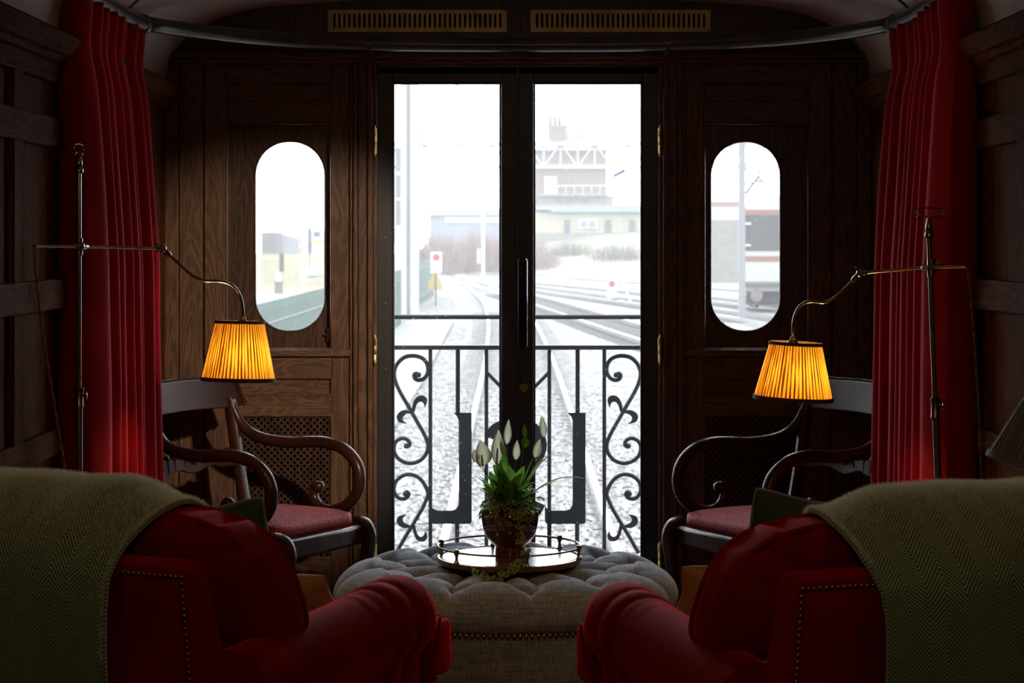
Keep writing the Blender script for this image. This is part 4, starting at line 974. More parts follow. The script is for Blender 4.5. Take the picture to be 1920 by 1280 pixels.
# ------------------------------------------------------------------ herringbone throws over the chair backs
def throw(ac, s, hem, edge, label, seed):
    rnd = random.Random(seed); M = ROOTM[ac.name]
    pro = [(-.100, .80), (-.112, .835), (-.150, .872), (-.215, .897), (-.295, .893), (-.375, .868), (-.448, .825), (-.490, .770), (-.492, .70), (-.478, .60), (-.458, .45), (-.445, .30), (-.43, .16)]
    cv = catmull([Vector((0, y, z)) for y, z in pro], 6); acc = [0]
    for i in range(1, len(cv)): acc.append(acc[-1] + (cv[i] - cv[i - 1]).length)
    def at(l):
        for i in range(1, len(cv)):
            if l <= acc[i] or i == len(cv) - 1: return cv[i - 1].lerp(cv[i], min(1, (l - acc[i - 1]) / (acc[i] - acc[i - 1])))
    # where the hem falls
    L = acc[-1]
    for i in range(len(cv)):
        if cv[i].z < hem and cv[i].y < -.42: L = acc[i]; break
    NU, NV = 64, 96; X0 = -.325
    def fn(u, v):
        l = v * L; c = at(l); xe = interp(edge, l); x = lerp(X0, xe, u)
        far = (xe - x)
        sag = .030 * sm(1 - far / .16) * (1 if c.z > .80 else max(0, (c.z - .62) / .18))   # the edge slumps over the cushion
        lift = .004 * sm((.05 - x) / .35) if c.z > .7 else .012 * sm((-.05 - x) / .35) * max(0, (c.z - .2) / .5)
        fold = .010 * noise.noise(Vector((x * 5.0, l * 1.6, seed))) + .006 * math.sin(x * 30 + 3 * l) * (1 if c.z < .75 else .3)
        n = (at(min(L, l + .01)) - at(max(0, l - .01))); n = Vector((0, -n.z, n.y)); n = -n.normalized() if n.length > 0 else Vector((0, 0, 1))
        if n.z < 0 and c.z > .8: n = -n
        out = c + n * (fold + .012 + lift - sag * .7)
        return M @ Vector((s * x, out.y, out.z - sag * .35))
    o_loc = M @ Vector((0, -.30, .85))
    t = thing('throw_blanket', label, 'throw', o_loc, 0, 'green herringbone throws on the armchairs')
    m_ = MB(); m_.grid(fn, NU, NV, lambda u, v: (lerp(X0, .3, u) * (1 if s > 0 else 1) , v * L))
    m_.build('woven_cloth', 'herringbone', t, smooth=80, world=True, solid=.010)
    fz = MB(); vs = []; fs = []
    def hair(u, v, ln):
        p = fn(u, v); q = fn(min(1, u + .01), v); r = fn(u, min(1, v + .01)); n = (q - p).cross(r - p)
        if n.length < 1e-9: return
        n.normalize()
        if n.dot(Vector((0, -.6, .8))) < 0: n = -n
        p = p + n * .004
        d = (n + Vector((rnd.uniform(-.8, .8), rnd.uniform(-.8, .8), rnd.uniform(-.4, .7)))).normalized(); k = Vector((rnd.uniform(-1, 1), rnd.uniform(-.3, .3), rnd.uniform(-1, 1))).normalized() * .00028
        e = p + d * ln; m2 = p + d * ln * .6 + Vector((rnd.uniform(-.002, .002), 0, rnd.uniform(-.002, .002)))
        b = len(vs); vs.extend([p - k, p + k, m2 + k * .7, m2 - k * .7, e]); fs.extend([(b, b + 1, b + 2, b + 3), (b + 3, b + 2, b + 4)])
    for k in range(12000): hair(rnd.random(), rnd.uniform(.03, .22), rnd.uniform(.005, .014))
    for k in range(24000):
        hair(rnd.random(), min(1, abs(rnd.gauss(.19, .13))), rnd.uniform(.004, .013))
    for k in range(1200): hair(min(1, 1 - abs(rnd.gauss(0, .012))), rnd.uniform(.02, .6), rnd.uniform(.004, .013))
    fz.add(vs, fs); f = fz.build('wool_fuzz', 'wool_fuzz', t, smooth=0, world=True); f['kind'] = 'stuff'
    return t
throw(ac1, 1, .13, [(0, .165), (.08, .165), (.15, .165), (.27, .165), (.40, .16), (.60, .155), (1.0, .14)], 'green herringbone wool throw over the armchair nearer the finial-edged lamp, hanging below the frame', 4)
throw(ac2, -1, .575, [(0, .15), (.08, .15), (.15, .165), (.27, .175), (.40, .165), (.55, .14), (1.0, .13)], 'green herringbone wool throw over the armchair near the charcoal lampshade, its hem showing', 9)

# ------------------------------------------------------------------ loose cushions
def pillow(ac, s, c, hw, hh, th, tilt, yaw, roll, mat, pipe, name, label):
    M = ROOTM[ac.name] @ Matrix.Translation(Vector((s * c[0], c[1], c[2]))) @ Matrix.Rotation(s * yaw, 4, 'Z') @ Matrix.Rotation(tilt, 4, 'X') @ Matrix.Rotation(s * roll, 4, 'Y')
    t = thing(name, label, 'cushion', M.translation)
    def edge(u, v):
        k = 1 - .07 * (abs(u) * abs(v)) ** 5
        return k * Vector((hw * u * (1 - .15 * (1 - v * v)), 0, hh * v * (1 - .15 * (1 - u * u))))
    m_ = MB()
    for sd in (-1, 1):
        def fn(a, b, sd=sd):
            u, v = a * 2 - 1, b * 2 - 1; u = math.sin(u * PI / 2); v = math.sin(v * PI / 2)
            p = edge(u, v); w = (max(0, 1 - u * u) * max(0, 1 - v * v)) ** .42
            w *= 1 + .10 * noise.noise(Vector((u * 2, v * 2, sd + hw * 10)))
            return M @ (p + Vector((0, sd * th * w, 0)))
        m_.grid(fn, 28, 28)
    o = m_.build('cover', mat, t, smooth=80, world=True); weld(o)
    N = 24; q = [edge(2 * k / N - 1, -1) for k in range(N)] + [edge(1, 2 * k / N - 1) for k in range(N)] + [edge(1 - 2 * k / N, 1) for k in range(N)] + [edge(-1, 1 - 2 * k / N) for k in range(N)]
    m_ = MB(); m_.tube([M @ p for p in q], .0034 if pipe != 'mustard_velvet' else .0022, 8, closed=True); m_.build('piping', pipe, t, smooth=60, world=True)
    return t
R = math.radians
pillow(ac1, 1, (.082, -.018, .690), .185, .170, .058, R(14), R(2), R(-8), 'green_velvet', 'piping_green', 'green_cushion', 'dark green velvet cushion behind the red armchair cushion, against the fence-side elbow chair')
pillow(ac2, -1, (.062, -.018, .722), .185, .170, .058, R(14), R(2), R(-9), 'green_velvet', 'piping_green', 'green_cushion', 'dark green velvet cushion peeping over the red armchair cushion, against the train-side elbow chair')
pillow(ac1, 1, (-.015, .385, .562), .20, .085, .045, R(38), R(0), R(-6), 'mustard_velvet', 'mustard_velvet', 'mustard_cushion', 'mustard velvet cushion, only its top corner showing above the red arm')
pillow(ac2, -1, (.017, .380, .600), .20, .092, .045, R(32), R(4), R(-2), 'mustard_velvet', 'mustard_velvet', 'mustard_cushion', 'mustard velvet cushion standing on the red seat beside the ottoman')
# ------------------------------------------------------------------ balcony outside the doors
mb = MB(); mb.box(-1.3, 1.34, 7.5, 8.25, -.06, 0.0); st(mb.build('floor_balcony', 'concrete', smooth=0), 'small open balcony platform outside the doors')
DR = 8.0
rg = thing('balcony_railing', 'black wrought iron balcony railing with scrolls and letters beyond the glass doors', 'railing', (0.02, DR, 0))
def RP(px, py): p = P(px, py, DR); return p.x, p.z
def rod(name, a, b, r):
    m_ = MB(); (x0, z0), (x1, z1) = RP(*a), RP(*b); m_.tube([Vector((x0, DR, z0)), Vector((x1, DR, z1))], r, 8); return m_.build(name, 'iron_paint', rg, world=True)
def flat(name, a, b, w, dpt=.006, par=None):
    m_ = MB(); (x0, z0), (x1, z1) = RP(*a), RP(*b)
    if abs(x1 - x0) > abs(z1 - z0): m_.box(x0, x1, DR - dpt * 1.4, DR + dpt * 1.4, (z0 + z1) / 2 - w, (z0 + z1) / 2 + w)
    else: m_.box((x0 + x1) / 2 - w, (x0 + x1) / 2 + w, DR - dpt, DR + dpt, z1, z0)
    return m_.build(name, 'iron_paint', par or rg, bevel=.0015, world=True)
flat('top_bar', (690, 651), (1250, 651), .0085, .014); rod('hand_rail', (690, 594), (1250, 594), .009)
flat('bottom_bar', (690, 1095), (1250, 1095), .009, .012)
for px, w in ((726, .011), (807, .0075), (912, .0075), (1030, .0075), (1133, .0075), (1214, .011)): flat('baluster', (px, 590 if px in (726, 1214) else 652), (px, 1125), w)
for px in (858.5, 1083): flat('baluster', (px, 652), (px, 778), .0085)
for px in (857, 1082, 1030): flat('baluster', (px, 978), (px, 1095), .0085)
rod('diagonal_bar', (912, 697), (971, 757), .0075); rod('diagonal_bar', (1030, 697), (971, 757), .0075)
Z4 = lambda p: (730 + p[0] / 3.281, 640 + p[1] / 3.281)
S1 = [(178, 205), (165, 196), (152, 206), (158, 228), (182, 238), (215, 225), (236, 188), (233, 142), (205, 104), (150, 88), (92, 98), (48, 138), (30, 190), (38, 245), (65, 308), (102, 372), (140, 438), (180, 508), (214, 570), (236, 628), (230, 680), (196, 726), (140, 748), (84, 738), (44, 706), (28, 662), (36, 622), (66, 598), (100, 598), (124, 618), (122, 640), (106, 642)]
S2 = [(100, 935), (108, 924), (120, 938), (102, 963), (68, 966), (40, 944), (28, 904), (40, 860), (80, 826), (130, 817), (180, 836), (216, 878), (237, 930), (228, 968), (202, 1026), (166, 1088), (135, 1140), (100, 1196), (66, 1256), (40, 1300)]
LV = [[(140, 425), (145, 380), (165, 345), (195, 330), (225, 340), (233, 365), (219, 407), (214, 386), (202, 372), (184, 372), (168, 390), (156, 432)],
      [(140, 428), (95, 420), (60, 435), (45, 465), (60, 495), (107, 505), (88, 488), (82, 470), (95, 452), (120, 442), (150, 450)],
      [(130, 1130), (125, 1142), (90, 1146), (58, 1130), (45, 1100), (60, 1072), (107, 1063), (88, 1080), (84, 1100), (97, 1116)],
      [(140, 1128), (148, 1172), (168, 1218), (206, 1230), (234, 1206), (222, 1163), (212, 1190), (192, 1200), (172, 1180), (158, 1126)]]
for mir in (False, True):
    fx = (lambda p: (1940 - p[0], p[1])) if mir else (lambda p: p)
    for S in (S1, S2):
        pts = [RP(*fx(Z4(p))) for p in S]; m_ = MB(); m_.tube(catmull([Vector((x, DR, z)) for x, z in pts], 5), .0082, 8, up=(0, 1, 0), sy=1.0)
        for e in ((0, -1) if S is S1 else (0,)): m_.ball((pts[e][0], DR, pts[e][1]), .0125, 10)
        o = m_.build('scroll', 'iron_paint', rg, world=True, smooth=60)
        for Lf in (LV[:2] if S is S1 else LV[2:]):
            q = catmull([Vector((a, 0, b)) for a, b in [RP(*fx(Z4(p))) for p in Lf]], 4); m_ = MB(); m_.prism([(p.x, p.z) for p in q], DR - .006, DR + .006); m_.build('scroll_leaf', 'iron_paint', o, smooth=30)
LL = [(392, 437), (507, 437), (507, 1106), (503, 1117), (492, 1121), (272, 1121), (260, 1114), (256, 1100), (256, 1000), (268, 1026), (296, 1038), (384, 1038), (410, 1030), (424, 1008), (427, 985), (427, 490), (418, 462), (404, 446)]
for dx in (0, 213.5):
    m_ = MB(); m_.prism([RP(Z4(p)[0] + dx, Z4(p)[1]) for p in LL], DR - .006, DR + .006); m_.build('letter_plate', 'iron_paint', rg, bevel=.001, world=True, smooth=0)
sp = catmull([Vector((a, 0, b)) for a, b in [(921, 822), (930, 803), (965, 793), (998, 803), (1012, 832), (1000, 862), (968, 882), (936, 905), (926, 936), (938, 962), (967, 972), (1000, 962), (1012, 942)]], 6)
m_ = MB(); loops = []
for i, p in enumerate(sp):
    tn = (sp[min(i + 1, len(sp) - 1)] - sp[max(0, i - 1)]).normalized(); nn = Vector((-tn.z, 0, tn.x)) * interp([(0, 11), (.12, 10), (.3, 13), (.5, 15), (.7, 13), (.9, 10), (1, 11)], i / (len(sp) - 1))
    a, b = RP(p.x + nn.x, p.z + nn.z), RP(p.x - nn.x, p.z - nn.z)
    loops.append([Vector((a[0], DR - .006, a[1])), Vector((b[0], DR - .006, b[1])), Vector((b[0], DR + .006, b[1])), Vector((a[0], DR + .006, a[1]))])
m_.loft(loops); m_.build('letter_plate', 'iron_paint', rg, world=True, smooth=30)

# ------------------------------------------------------------------ railway yard
GZ = -1.40
def G(px, py): d = (CAMZ - GZ) * F / (py - HY); return Vector(((px - 960) * d / F, d, GZ))
mb = MB(); mb.add([(-160, 8.4, GZ - .02), (160, 8.4, GZ - .02), (160, 420, GZ - .02), (-160, 420, GZ - .02)], [(0, 1, 2, 3)])
st(mb.build('ground', 'ballast', smooth=0), 'pale stony railway yard ground')
sl = MB(); sl.box(-1.25, 1.25, -.125, .125, -.10, .03); slm = None
def track(name, pts, d0, d1, label, nsl):
    global slm
    t = thing(name, label, 'railway track', (pts[0][0], pts[0][1], GZ), 0, None)
    c = catmull([Vector((x, y, 0)) for x, y in pts], 14)
    for s in (-1, 1):
        loops = []
        for i, p in enumerate(c):
            tn = (c[min(i + 1, len(c) - 1)] - c[max(0, i - 1)]).normalized(); n = Vector((tn.y, -tn.x, 0)); q = p + n * s * .7525
            loops.append([q + n * .035 + Vector((0, 0, GZ + .03)), q + n * .035 + Vector((0, 0, GZ + .165)), q - n * .035 + Vector((0, 0, GZ + .165)), q - n * .035 + Vector((0, 0, GZ + .03))])
        m_ = MB(); m_.loft(loops); m_.build('rail', 'rail_steel', t, world=True, smooth=20)
    L = 0; nxt = 0; k = 0
    for i in range(1, len(c)):
        a, b = c[i - 1], c[i]; seg = (b - a).length
        while nxt < L + seg and k < nsl:
            p = a.lerp(b, (nxt - L) / seg); nxt += .68
            if d0 < p.y < d1:
                tn = (b - a).normalized(); rot = math.atan2(tn.y, tn.x) - PI / 2
                if slm is None: o = slm = sl.build('sleeper', 'sleeper', t, smooth=0)
                else: o = slm.copy(); col.objects.link(o); o.parent = t
                o.matrix_parent_inverse = ROOTM[t.name].inverted(); o.location = (p.x, p.y, GZ - (.044 if len(name) and d0 == 14 else .022)); o.rotation_euler = (0, 0, rot); k += 1
        L += seg
track('railway_track', [(.15, 10), (.15, 20), (.15, 47), (-.11, 72), (-.87, 98), (-2.9, 135), (-8, 190)], 14, 100, 'railway track running straight away from the balcony and curving off behind the stop board', 98)
def gp(*l): return [(G(*p).x, G(*p).y) for p in l]
track('railway_track', gp((1560, 740), (1205, 632), (1000, 566), (900, 538), (835, 521)), 40, 140, 'railway track crossing the view just beyond the straight one', 98)
track('railway_track', gp((1600, 640), (1420, 603), (1205, 572), (1000, 543), (835, 517)), 70, 170, 'railway track passing between the train and the small stop board', 90)
track('railway_track', gp((1600, 592), (1440, 578), (1205, 549), (1000, 529), (830, 512)), 80, 170, 'railway track running under the standing train', 90)
track('railway_track', gp((1600, 560), (1205, 530), (1000, 518), (700, 506)), 110, 170, 'railway track farthest off, below the scrub bank', 60)
r_ = random.Random(77); vs = []; fs = []
for k in range(16000):
    y = 14.5 + 24 * r_.random() ** 1.7; x = r_.uniform(-1.65, 3.4) * (.75 + y / 60); z = GZ - .02
    if min(abs(x - .15 - .7525), abs(x - .15 + .7525)) < .06: continue
    a = r_.uniform(.028, .058); rot = r_.uniform(0, PI); c_, s_ = math.cos(rot), math.sin(rot); b = len(vs)
    for (px, py, pz) in ((1, 0, .3), (0, .8, .35), (-.9, 0, .3), (0, -.75, .3), (.15 * r_.uniform(-1, 1), .1, 1.0), (.5, .5, .75)):
        px *= r_.uniform(.75, 1.2); pz *= r_.uniform(.7, 1.2); vs.append((x + a * (px * c_ - py * s_), y + a * (px * s_ + py * c_), z + a * pz))
    fs += [(b, b + 5, b + 4), (b, b + 1, b + 5), (b + 1, b + 4, b + 5), (b + 1, b + 2, b + 4), (b + 2, b + 3, b + 4), (b + 3, b, b + 4), (b, b + 3, b + 2, b + 1)]
m_ = MB(); m_.add(vs, fs); tag(m_.build('ballast_gravel', 'ballast_stone', smooth=0), 'loose pale track ballast stones around the nearest rails', 'gravel', None, 'stuff')
# path beside the track
mb = MB(); mb.add([(-3.55, 12, GZ), (-1.7, 12, GZ), (-1.75, 40, GZ), (-2.0, 70, GZ), (-3.6, 70, GZ)], [(0, 1, 2, 3, 4)]); mb.add([(-3.55, 12, GZ + .06), (-1.7, 12, GZ + .06), (-1.75, 40, GZ + .06), (-2.0, 70, GZ + .06), (-3.6, 70, GZ + .06)], [(0, 1, 2, 3, 4)])
st(mb.build('path', 'concrete', smooth=0), 'pale trackside path along the green fence')
# green palisade fence
def palisade(name, a, b, zb, zt, n, mat, label):
    a, b = Vector(a), Vector(b); t = thing(name, label, 'fence', (a.x, a.y, zb)); u = (b - a).normalized(); nrm = Vector((-u.y, u.x, 0)); w = (b - a).length / n * .37
    m_ = MB()
    for k in range(n):
        c = a.lerp(b, (k + .5) / n)
        fr = [c - u * w + Vector((0, 0, zb)), c + u * w + Vector((0, 0, zb)), c + u * w + Vector((0, 0, zt - .10)), c + u * w * .1 + Vector((0, 0, zt)), c - u * w * .1 + Vector((0, 0, zt)), c - u * w + Vector((0, 0, zt - .10))]
        v = fr + [p + nrm * .02 for p in fr]; m_.add(v, [(0, 1, 2, 3, 4, 5), (11, 10, 9, 8, 7, 6)] + [(i, i + 6, (i + 1) % 6 + 6, (i + 1) % 6) for i in range(6)])
    m_.build('pale_slats', mat, t, smooth=0, world=True)
    for z in (zb + .35, zt - .35):
        m_ = MB(); p = [a + nrm * .02, b + nrm * .02]; m_.tube([q + Vector((0, 0, z)) for q in p], .035, 4); m_.build('cross_rail', mat, t, smooth=0, world=True)
    k = max(2, int((b - a).length / 5))
    for i in range(k + 1):
        c = a.lerp(b, i / k) + nrm * .06; m_ = MB(); m_.box(c.x - .05, c.x + .05, c.y - .05, c.y + .05, zb, zt - .05); m_.build('post', mat, t, smooth=0, world=True)
palisade('palisade_fence', (-3.95, 24, 0), (-3.72, 69, 0), GZ, .42, 300, 'fence_green', 'dark green spiked palisade fence running along the trackside path')
palisade('palisade_fence', (-4.05, 80, 0), (-3.95, 104, 0), GZ, .50, 150, 'fence_green', 'short dark green fence behind the white mast and stop board')
palisade('palisade_fence', (-16.5, 114, 0), (-8.6, 114, 0), GZ, .68, 60, 'fence_cream', 'pale cream palisade fence across the yard, seen in the oval window')
def blk(m_, a, b, d, dep, z0=None):
    p, q = P(a[0], a[1], d), P(b[0], b[1], d); m_.box(min(p.x, q.x), max(p.x, q.x), d, d + dep, (z0 if z0 is not None else min(p.z, q.z)), max(p.z, q.z))
def simple(name, label, cat, a, b, d, dep, mat, z0=None, group=None):
    m_ = MB(); blk(m_, a, b, d, dep, z0); return tag(m_.build(name, mat, smooth=0, bevel=.01), label, cat, group)
# stop boards
def stop_board(label, a, b, d, base):
    p, q = P(*a, d), P(*b, d); t = thing('stop_board', label, 'sign', ((p.x + q.x) / 2, d, GZ))
    m_ = MB(); m_.prism(caps((p.x + q.x) / 2, (q.x - p.x) / 2, q.z, p.z, 3, .03), d, d + .03); m_.build('board', 'white_paint', t, world=True, smooth=30)
    r = (q.x - p.x) * .29; m_ = MB(); m_.lathe([(0, -.012), (r, -.012), (r, .004)], ((p.x + q.x) / 2, d, p.z - (q.x - p.x) * .47), 24, Matrix.Rotation(-PI / 2, 4, 'X')); m_.build('red_disc', 'sign_red', t, world=True)
    m_ = MB(); m_.tube([Vector(((p.x + q.x) / 2, d + .05, GZ)), Vector(((p.x + q.x) / 2, d + .05, p.z - .05))], .035, 8); m_.build('post', 'mast_paint', t, world=True)
    return t
sb = stop_board('white stop board with red disc beside the yellow warning triangle', (807, 472), (829, 512), 88, 570)
p = P(818, 505, 87.8); t = thing('warning_sign', 'yellow triangular warning sign under the stop board', 'sign', (P(817, 540, 87.6).x, 87.6, GZ))
m_ = MB(); a, b, c = P(802, 530, 87.6), P(829, 530, 87.6), P(815.5, 508, 87.6); m_.prism([(a.x, a.z), (b.x, b.z), (c.x, c.z)], 87.6, 87.63); m_.build('triangle', 'sign_yellow', t, smooth=0, world=True)
m_ = MB(); a, b = P(803, 543, 87.6), P(829, 530.5, 87.6); m_.box(a.x, b.x, 87.6, 87.63, a.z, b.z); m_.build('plate', 'sign_yellow', t, smooth=0, world=True)
m_ = MB(); x = P(817, 540, 87.6).x; m_.box(x - .03, x + .03, 87.56, 87.6, GZ, P(817, 512, 87.6).z); m_.build('post', 'container_grey', t, smooth=0, world=True)
stop_board('small white stop board with red disc among the crossing tracks', (1137.5, 523), (1157, 558), 92, 566)
m_ = MB(); m_.tube([P(1182, 567, 92), P(1166, 525, 92)], .06, 8); tag(m_.build('white_stake', 'white_paint'), 'leaning white stake beside the small stop board', 'stake')
# overhead gantry with its white mast
gt = thing('overhead_gantry', 'pale steel overhead line gantry spanning the tracks from its thick white mast', 'gantry', (P(768, 600, 72).x, 72, GZ))
m_ = MB(); a = P(752, 140, 72); b = P(785, 140, 72); m_.box(a.x, a.x + .20, 71.8, 72.2, GZ, 9.5); m_.box(b.x - .28, b.x, 71.8, 72.2, GZ, 9.5); m_.box(a.x + .1, b.x - .1, 71.95, 72.05, GZ, 9.5); m_.build('mast', 'mast_paint', gt, smooth=0, world=True)
m_ = MB(); m_.tube([P(788, 248, 72), P(868, 146, 72), P(940, 55, 72)], .07, 6); m_.build('strut', 'mast_paint', gt, world=True)
xa, xb = P(700, 0, 72).x, P(1530, 0, 72).x; zt, zb = P(0, 270, 72).z, P(0, 313, 72).z
for z, nm in ((zt, 'top_chord'), (zb, 'bottom_chord')):
    m_ = MB(); m_.box(xa, xb, 71.92, 72.08, z - .06, z + .06); m_.build(nm, 'mast_paint', gt, smooth=0, world=True)
m_ = MB(); n = 26
for k in range(n):
    u0, u1 = xa + (xb - xa) * k / n, xa + (xb - xa) * (k + 1) / n
    m_.tube([Vector((u0, 72, zb)), Vector((u0, 72, zt))], .035, 6); m_.tube([Vector((u0, 72, zt if k % 2 else zb)), Vector((u1, 72, zb if k % 2 else zt))], .035, 6)
m_.build('lattice', 'mast_paint', gt, world=True)
m_ = MB(); a = P(1385, 0, 72); b = P(1397, 0, 72); m_.box(a.x, b.x, 71.9, 72.1, GZ, 9); m_.build('mast', 'roof_grey', gt, smooth=0, world=True)
m_ = MB(); m_.tube([P(1398, 363, 72), P(1423, 330, 72)], .05, 6); m_.tube([P(1397, 318, 72), P(1425, 322, 72)], .03, 6); m_.tube([P(1397, 345, 72), P(1430, 338, 72)], .03, 6); m_.build('bracket_arm', 'container_grey', gt, world=True)
m_ = MB(); p = P(1140, 318, 72); m_.tube([P(1150, 330, 72), P(1172, 319, 72)], .07, 8); m_.build('insulator', 'van_navy', gt, world=True)
def mast(label, px, d, w, top):
    m_ = MB(); p = P(px, 450, d); m_.box(p.x - w, p.x + w, d - w, d + w, GZ, P(px, top, d).z); return tag(m_.build('signal_mast', 'mast_paint', smooth=0, bevel=.02), label, 'mast')
m_ = mast('thin white mast standing behind the curving track', 906, 150, .13, 262)
q = MB(); blk(q, (894, 466), (901, 494), 150, .2); q.build('cabinet', 'mast_paint', m_, smooth=0)
mast('slim pale mast behind the train roof, in the oval window', 1428, 110, .17, 250)
mast('pale post at the end of the blue shed', 802, 170, .16, 352)
# signal ladder post by the door's edge
t = thing('signal_post', 'white signal post with boxes at the edge of the fence-side door pane', 'signal', (P(742, 450, 60).x, 60, GZ))
m_ = MB(); a = P(737, 0, 60); b = P(740, 0, 60); m_.box(a.x, b.x, 60, 60.1, GZ, P(0, 260, 60).z); m_.build('post', 'mast_paint', t, smooth=0, world=True)
for ya, yb in ((276, 322), (327, 372), (374, 424)):
    m_ = MB(); blk(m_, (741, ya), (751, yb), 60, .15); m_.build('signal_box', 'roof_grey', t, smooth=0, world=True)
m_ = MB(); blk(m_, (738, 428), (752, 458), 60, .2); m_.build('equipment_case', 'white_paint', t, smooth=0, world=True)
# blue-grey shed, bank and scrub
sh = thing('long_shed', 'long blue-grey shed on the horizon behind the reddish scrub', 'shed', (P(870, 430, 225).x, 225, GZ))
m_ = MB(); blk(m_, (806, 403), (1010, 470), 225, 12, GZ); m_.build('wall', 'shed_blue', sh, smooth=0, world=True)
m_ = MB(); blk(m_, (800, 392), (1015, 404), 224.5, 13); m_.build('roof', 'roof_grey', sh, smooth=0, world=True)
m_ = MB(); blk(m_, (834, 407), (944, 417), 224.8, .3); m_.build('pale_band', 'white_paint', sh, smooth=0, world=True)
def bank(u, v):
    x = lerp(-60, 80, u); y = lerp(163, 230, v); h = sm(v * 3) * (1.2 + 2.4 * sm((x + 4) / 14)) + .5 * noise.noise(Vector((x * .2, y * .2, 0)))
    return Vector((x, y, GZ - .05 + max(0, h)))
mb = MB(); mb.grid(bank, 70, 20); st(mb.build('hill', 'bank', smooth=60), 'low scrubby embankment beyond the tracks')
def scrub(label, px0, px1, y_top, d, mat, n, seed):
    r = random.Random(seed); m_ = MB(); vs = []; fs = []; a = P(px0, 0, d).x; b = P(px1, 0, d).x; zt = P(0, y_top, d).z
    for k in range(n):
        x = r.uniform(a, b); y = d + r.uniform(-2, 2); e = 1 - abs((x - a) / (b - a) * 2 - 1) ** 3; h = (zt - GZ) * (.45 + .55 * r.random()) * (.6 + .4 * e)
        p = Vector((x, y, GZ)); q = p + Vector((r.gauss(0, .5), r.gauss(0, .4), h)); w = r.uniform(.02, .06); mid = p.lerp(q, .5) + Vector((r.gauss(0, .12), 0, 0))
        o = len(vs); k2 = Vector((w, 0, 0)); k3 = Vector((0, w, 0)); vs += [p - k2, p + k2, mid + k2 * .8, mid - k2 * .8, q, p - k3, p + k3, mid + k3 * .8, mid - k3 * .8]; fs += [(o, o + 1, o + 2, o + 3), (o + 3, o + 2, o + 4), (o + 5, o + 6, o + 7, o + 8), (o + 8, o + 7, o + 4)]
    m_.add(vs, fs); return tag(m_.build('scrub_bush', mat, smooth=0), label, 'bush', 'winter scrub beyond the tracks')
scrub('reddish bare scrub below the blue shed, beside the white mast', 782, 862, 428, 166, 'twig_red', 700, 1)
scrub('reddish bare scrub below the blue shed, beside the thin mast', 850, 945, 424, 170, 'twig_red', 800, 2)
scrub('reddish bare scrub hidden partly by the door stiles', 930, 1040, 440, 172, 'twig_red', 700, 3)
scrub('grey bare scrub at the foot of the brick signal tower', 1030, 1120, 446, 176, 'twig_grey', 800, 4)
scrub('grey bare scrub below the cream annex windows', 1105, 1215, 452, 174, 'twig_grey', 800, 5)
scrub('grey bare scrub behind the standing train', 1320, 1400, 420, 178, 'twig_grey', 600, 6)
# brick signal tower and cream annex
tw = thing('signal_tower', 'brick railway signal tower with slate roof and chimney stack', 'building', (P(1071, 450, 190).x, 190, GZ))
m_ = MB(); blk(m_, (1003, 282), (1137, 480), 190, 7, GZ); m_.build('brick_wall', 'brick', tw, smooth=0, world=True)
m_ = MB(); a = P(1000, 282, 189.5); b = P(1142, 282, 189.5); ap = P(1066, 244, 193.5); ap2 = P(1078, 246, 193.5); m_.add([(a.x, 189.3, a.z), (b.x, 189.3, a.z), (b.x, 197.5, a.z), (a.x, 197.5, a.z), ap, ap2], [(0, 1, 5, 4), (1, 2, 5), (2, 3, 4, 5), (3, 0, 4), (0, 3, 2, 1)]); m_.build('roof', 'slate', tw, smooth=0, world=True)
m_ = MB(); blk(m_, (1028, 240), (1062, 262), 191.5, 1.2); blk(m_, (1026, 234), (1065, 240), 191.4, 1.4); ch = m_.build('chimney', 'brick', tw, smooth=0, world=True)
m_ = MB()
for x in (1032, 1041, 1049): m_.lathe([(.16, 0), (.2, .1), (.16, .75), (0, .75)], P(x, 234, 192), 10)
m_.build('chimney_pots', 'brick', ch)
m_ = MB(); blk(m_, (1083, 240), (1086, 262), 192, .3); m_.build('vent_pipe', 'slate', tw, smooth=0, world=True)
m_ = MB(); blk(m_, (1021, 331), (1044, 362), 189.9, .1); m_.build('white_board', 'white_paint', tw, smooth=0, world=True)
m_ = MB(); blk(m_, (1010, 362), (1140, 367), 188.8, 1.2); blk(m_, (1010, 367), (1150, 384), 189.6, .4); m_.build('stone_ledge', 'stone', tw, smooth=0, world=True)
m_ = MB(); blk(m_, (1002, 306), (1144, 313), 189.4, .8); m_.build('string_course', 'stone', tw, smooth=0, world=True)
m_ = MB()
for x in range(1044, 1140, 16): blk(m_, (x, 348), (x + 1.5, 362), 188.8, .08)
blk(m_, (1044, 347), (1140, 349), 188.8, .08); m_.build('guard_rail', 'mast_paint', tw, smooth=0, world=True)
an = thing('station_annex', 'low cream building with dark doors at the foot of the signal tower', 'building', (P(1110, 450, 184).x, 184, GZ))
m_ = MB(); blk(m_, (996, 398), (1330, 436), 184, 5, P(0, 436, 184).z); m_.build('cream_wall', 'render_cream', an, smooth=0, world=True)
m_ = MB(); blk(m_, (994, 436), (1332, 480), 183.9, 5.2, GZ); m_.build('stone_plinth', 'stone', an, smooth=0, world=True)
m_ = MB(); blk(m_, (1000, 384), (1335, 394), 183.6, 6); m_.build('roof', 'roof_grey', an, smooth=0, world=True)
m_ = MB(); blk(m_, (1034, 394), (1335, 397.5), 183.4, 6.4); m_.build('blue_fascia', 'blue_trim', an, smooth=0, world=True)
for x in (1058, 1135, 1180):
    m_ = MB(); blk(m_, (x, 412), (x + 11, 438), 183.8, .3); m_.build('door', 'teal_door', an, smooth=0, world=True)
m_ = MB(); blk(m_, (1086, 411), (1120, 428), 183.8, .3); w = m_.build('window', 'white_paint', an, smooth=0, world=True)
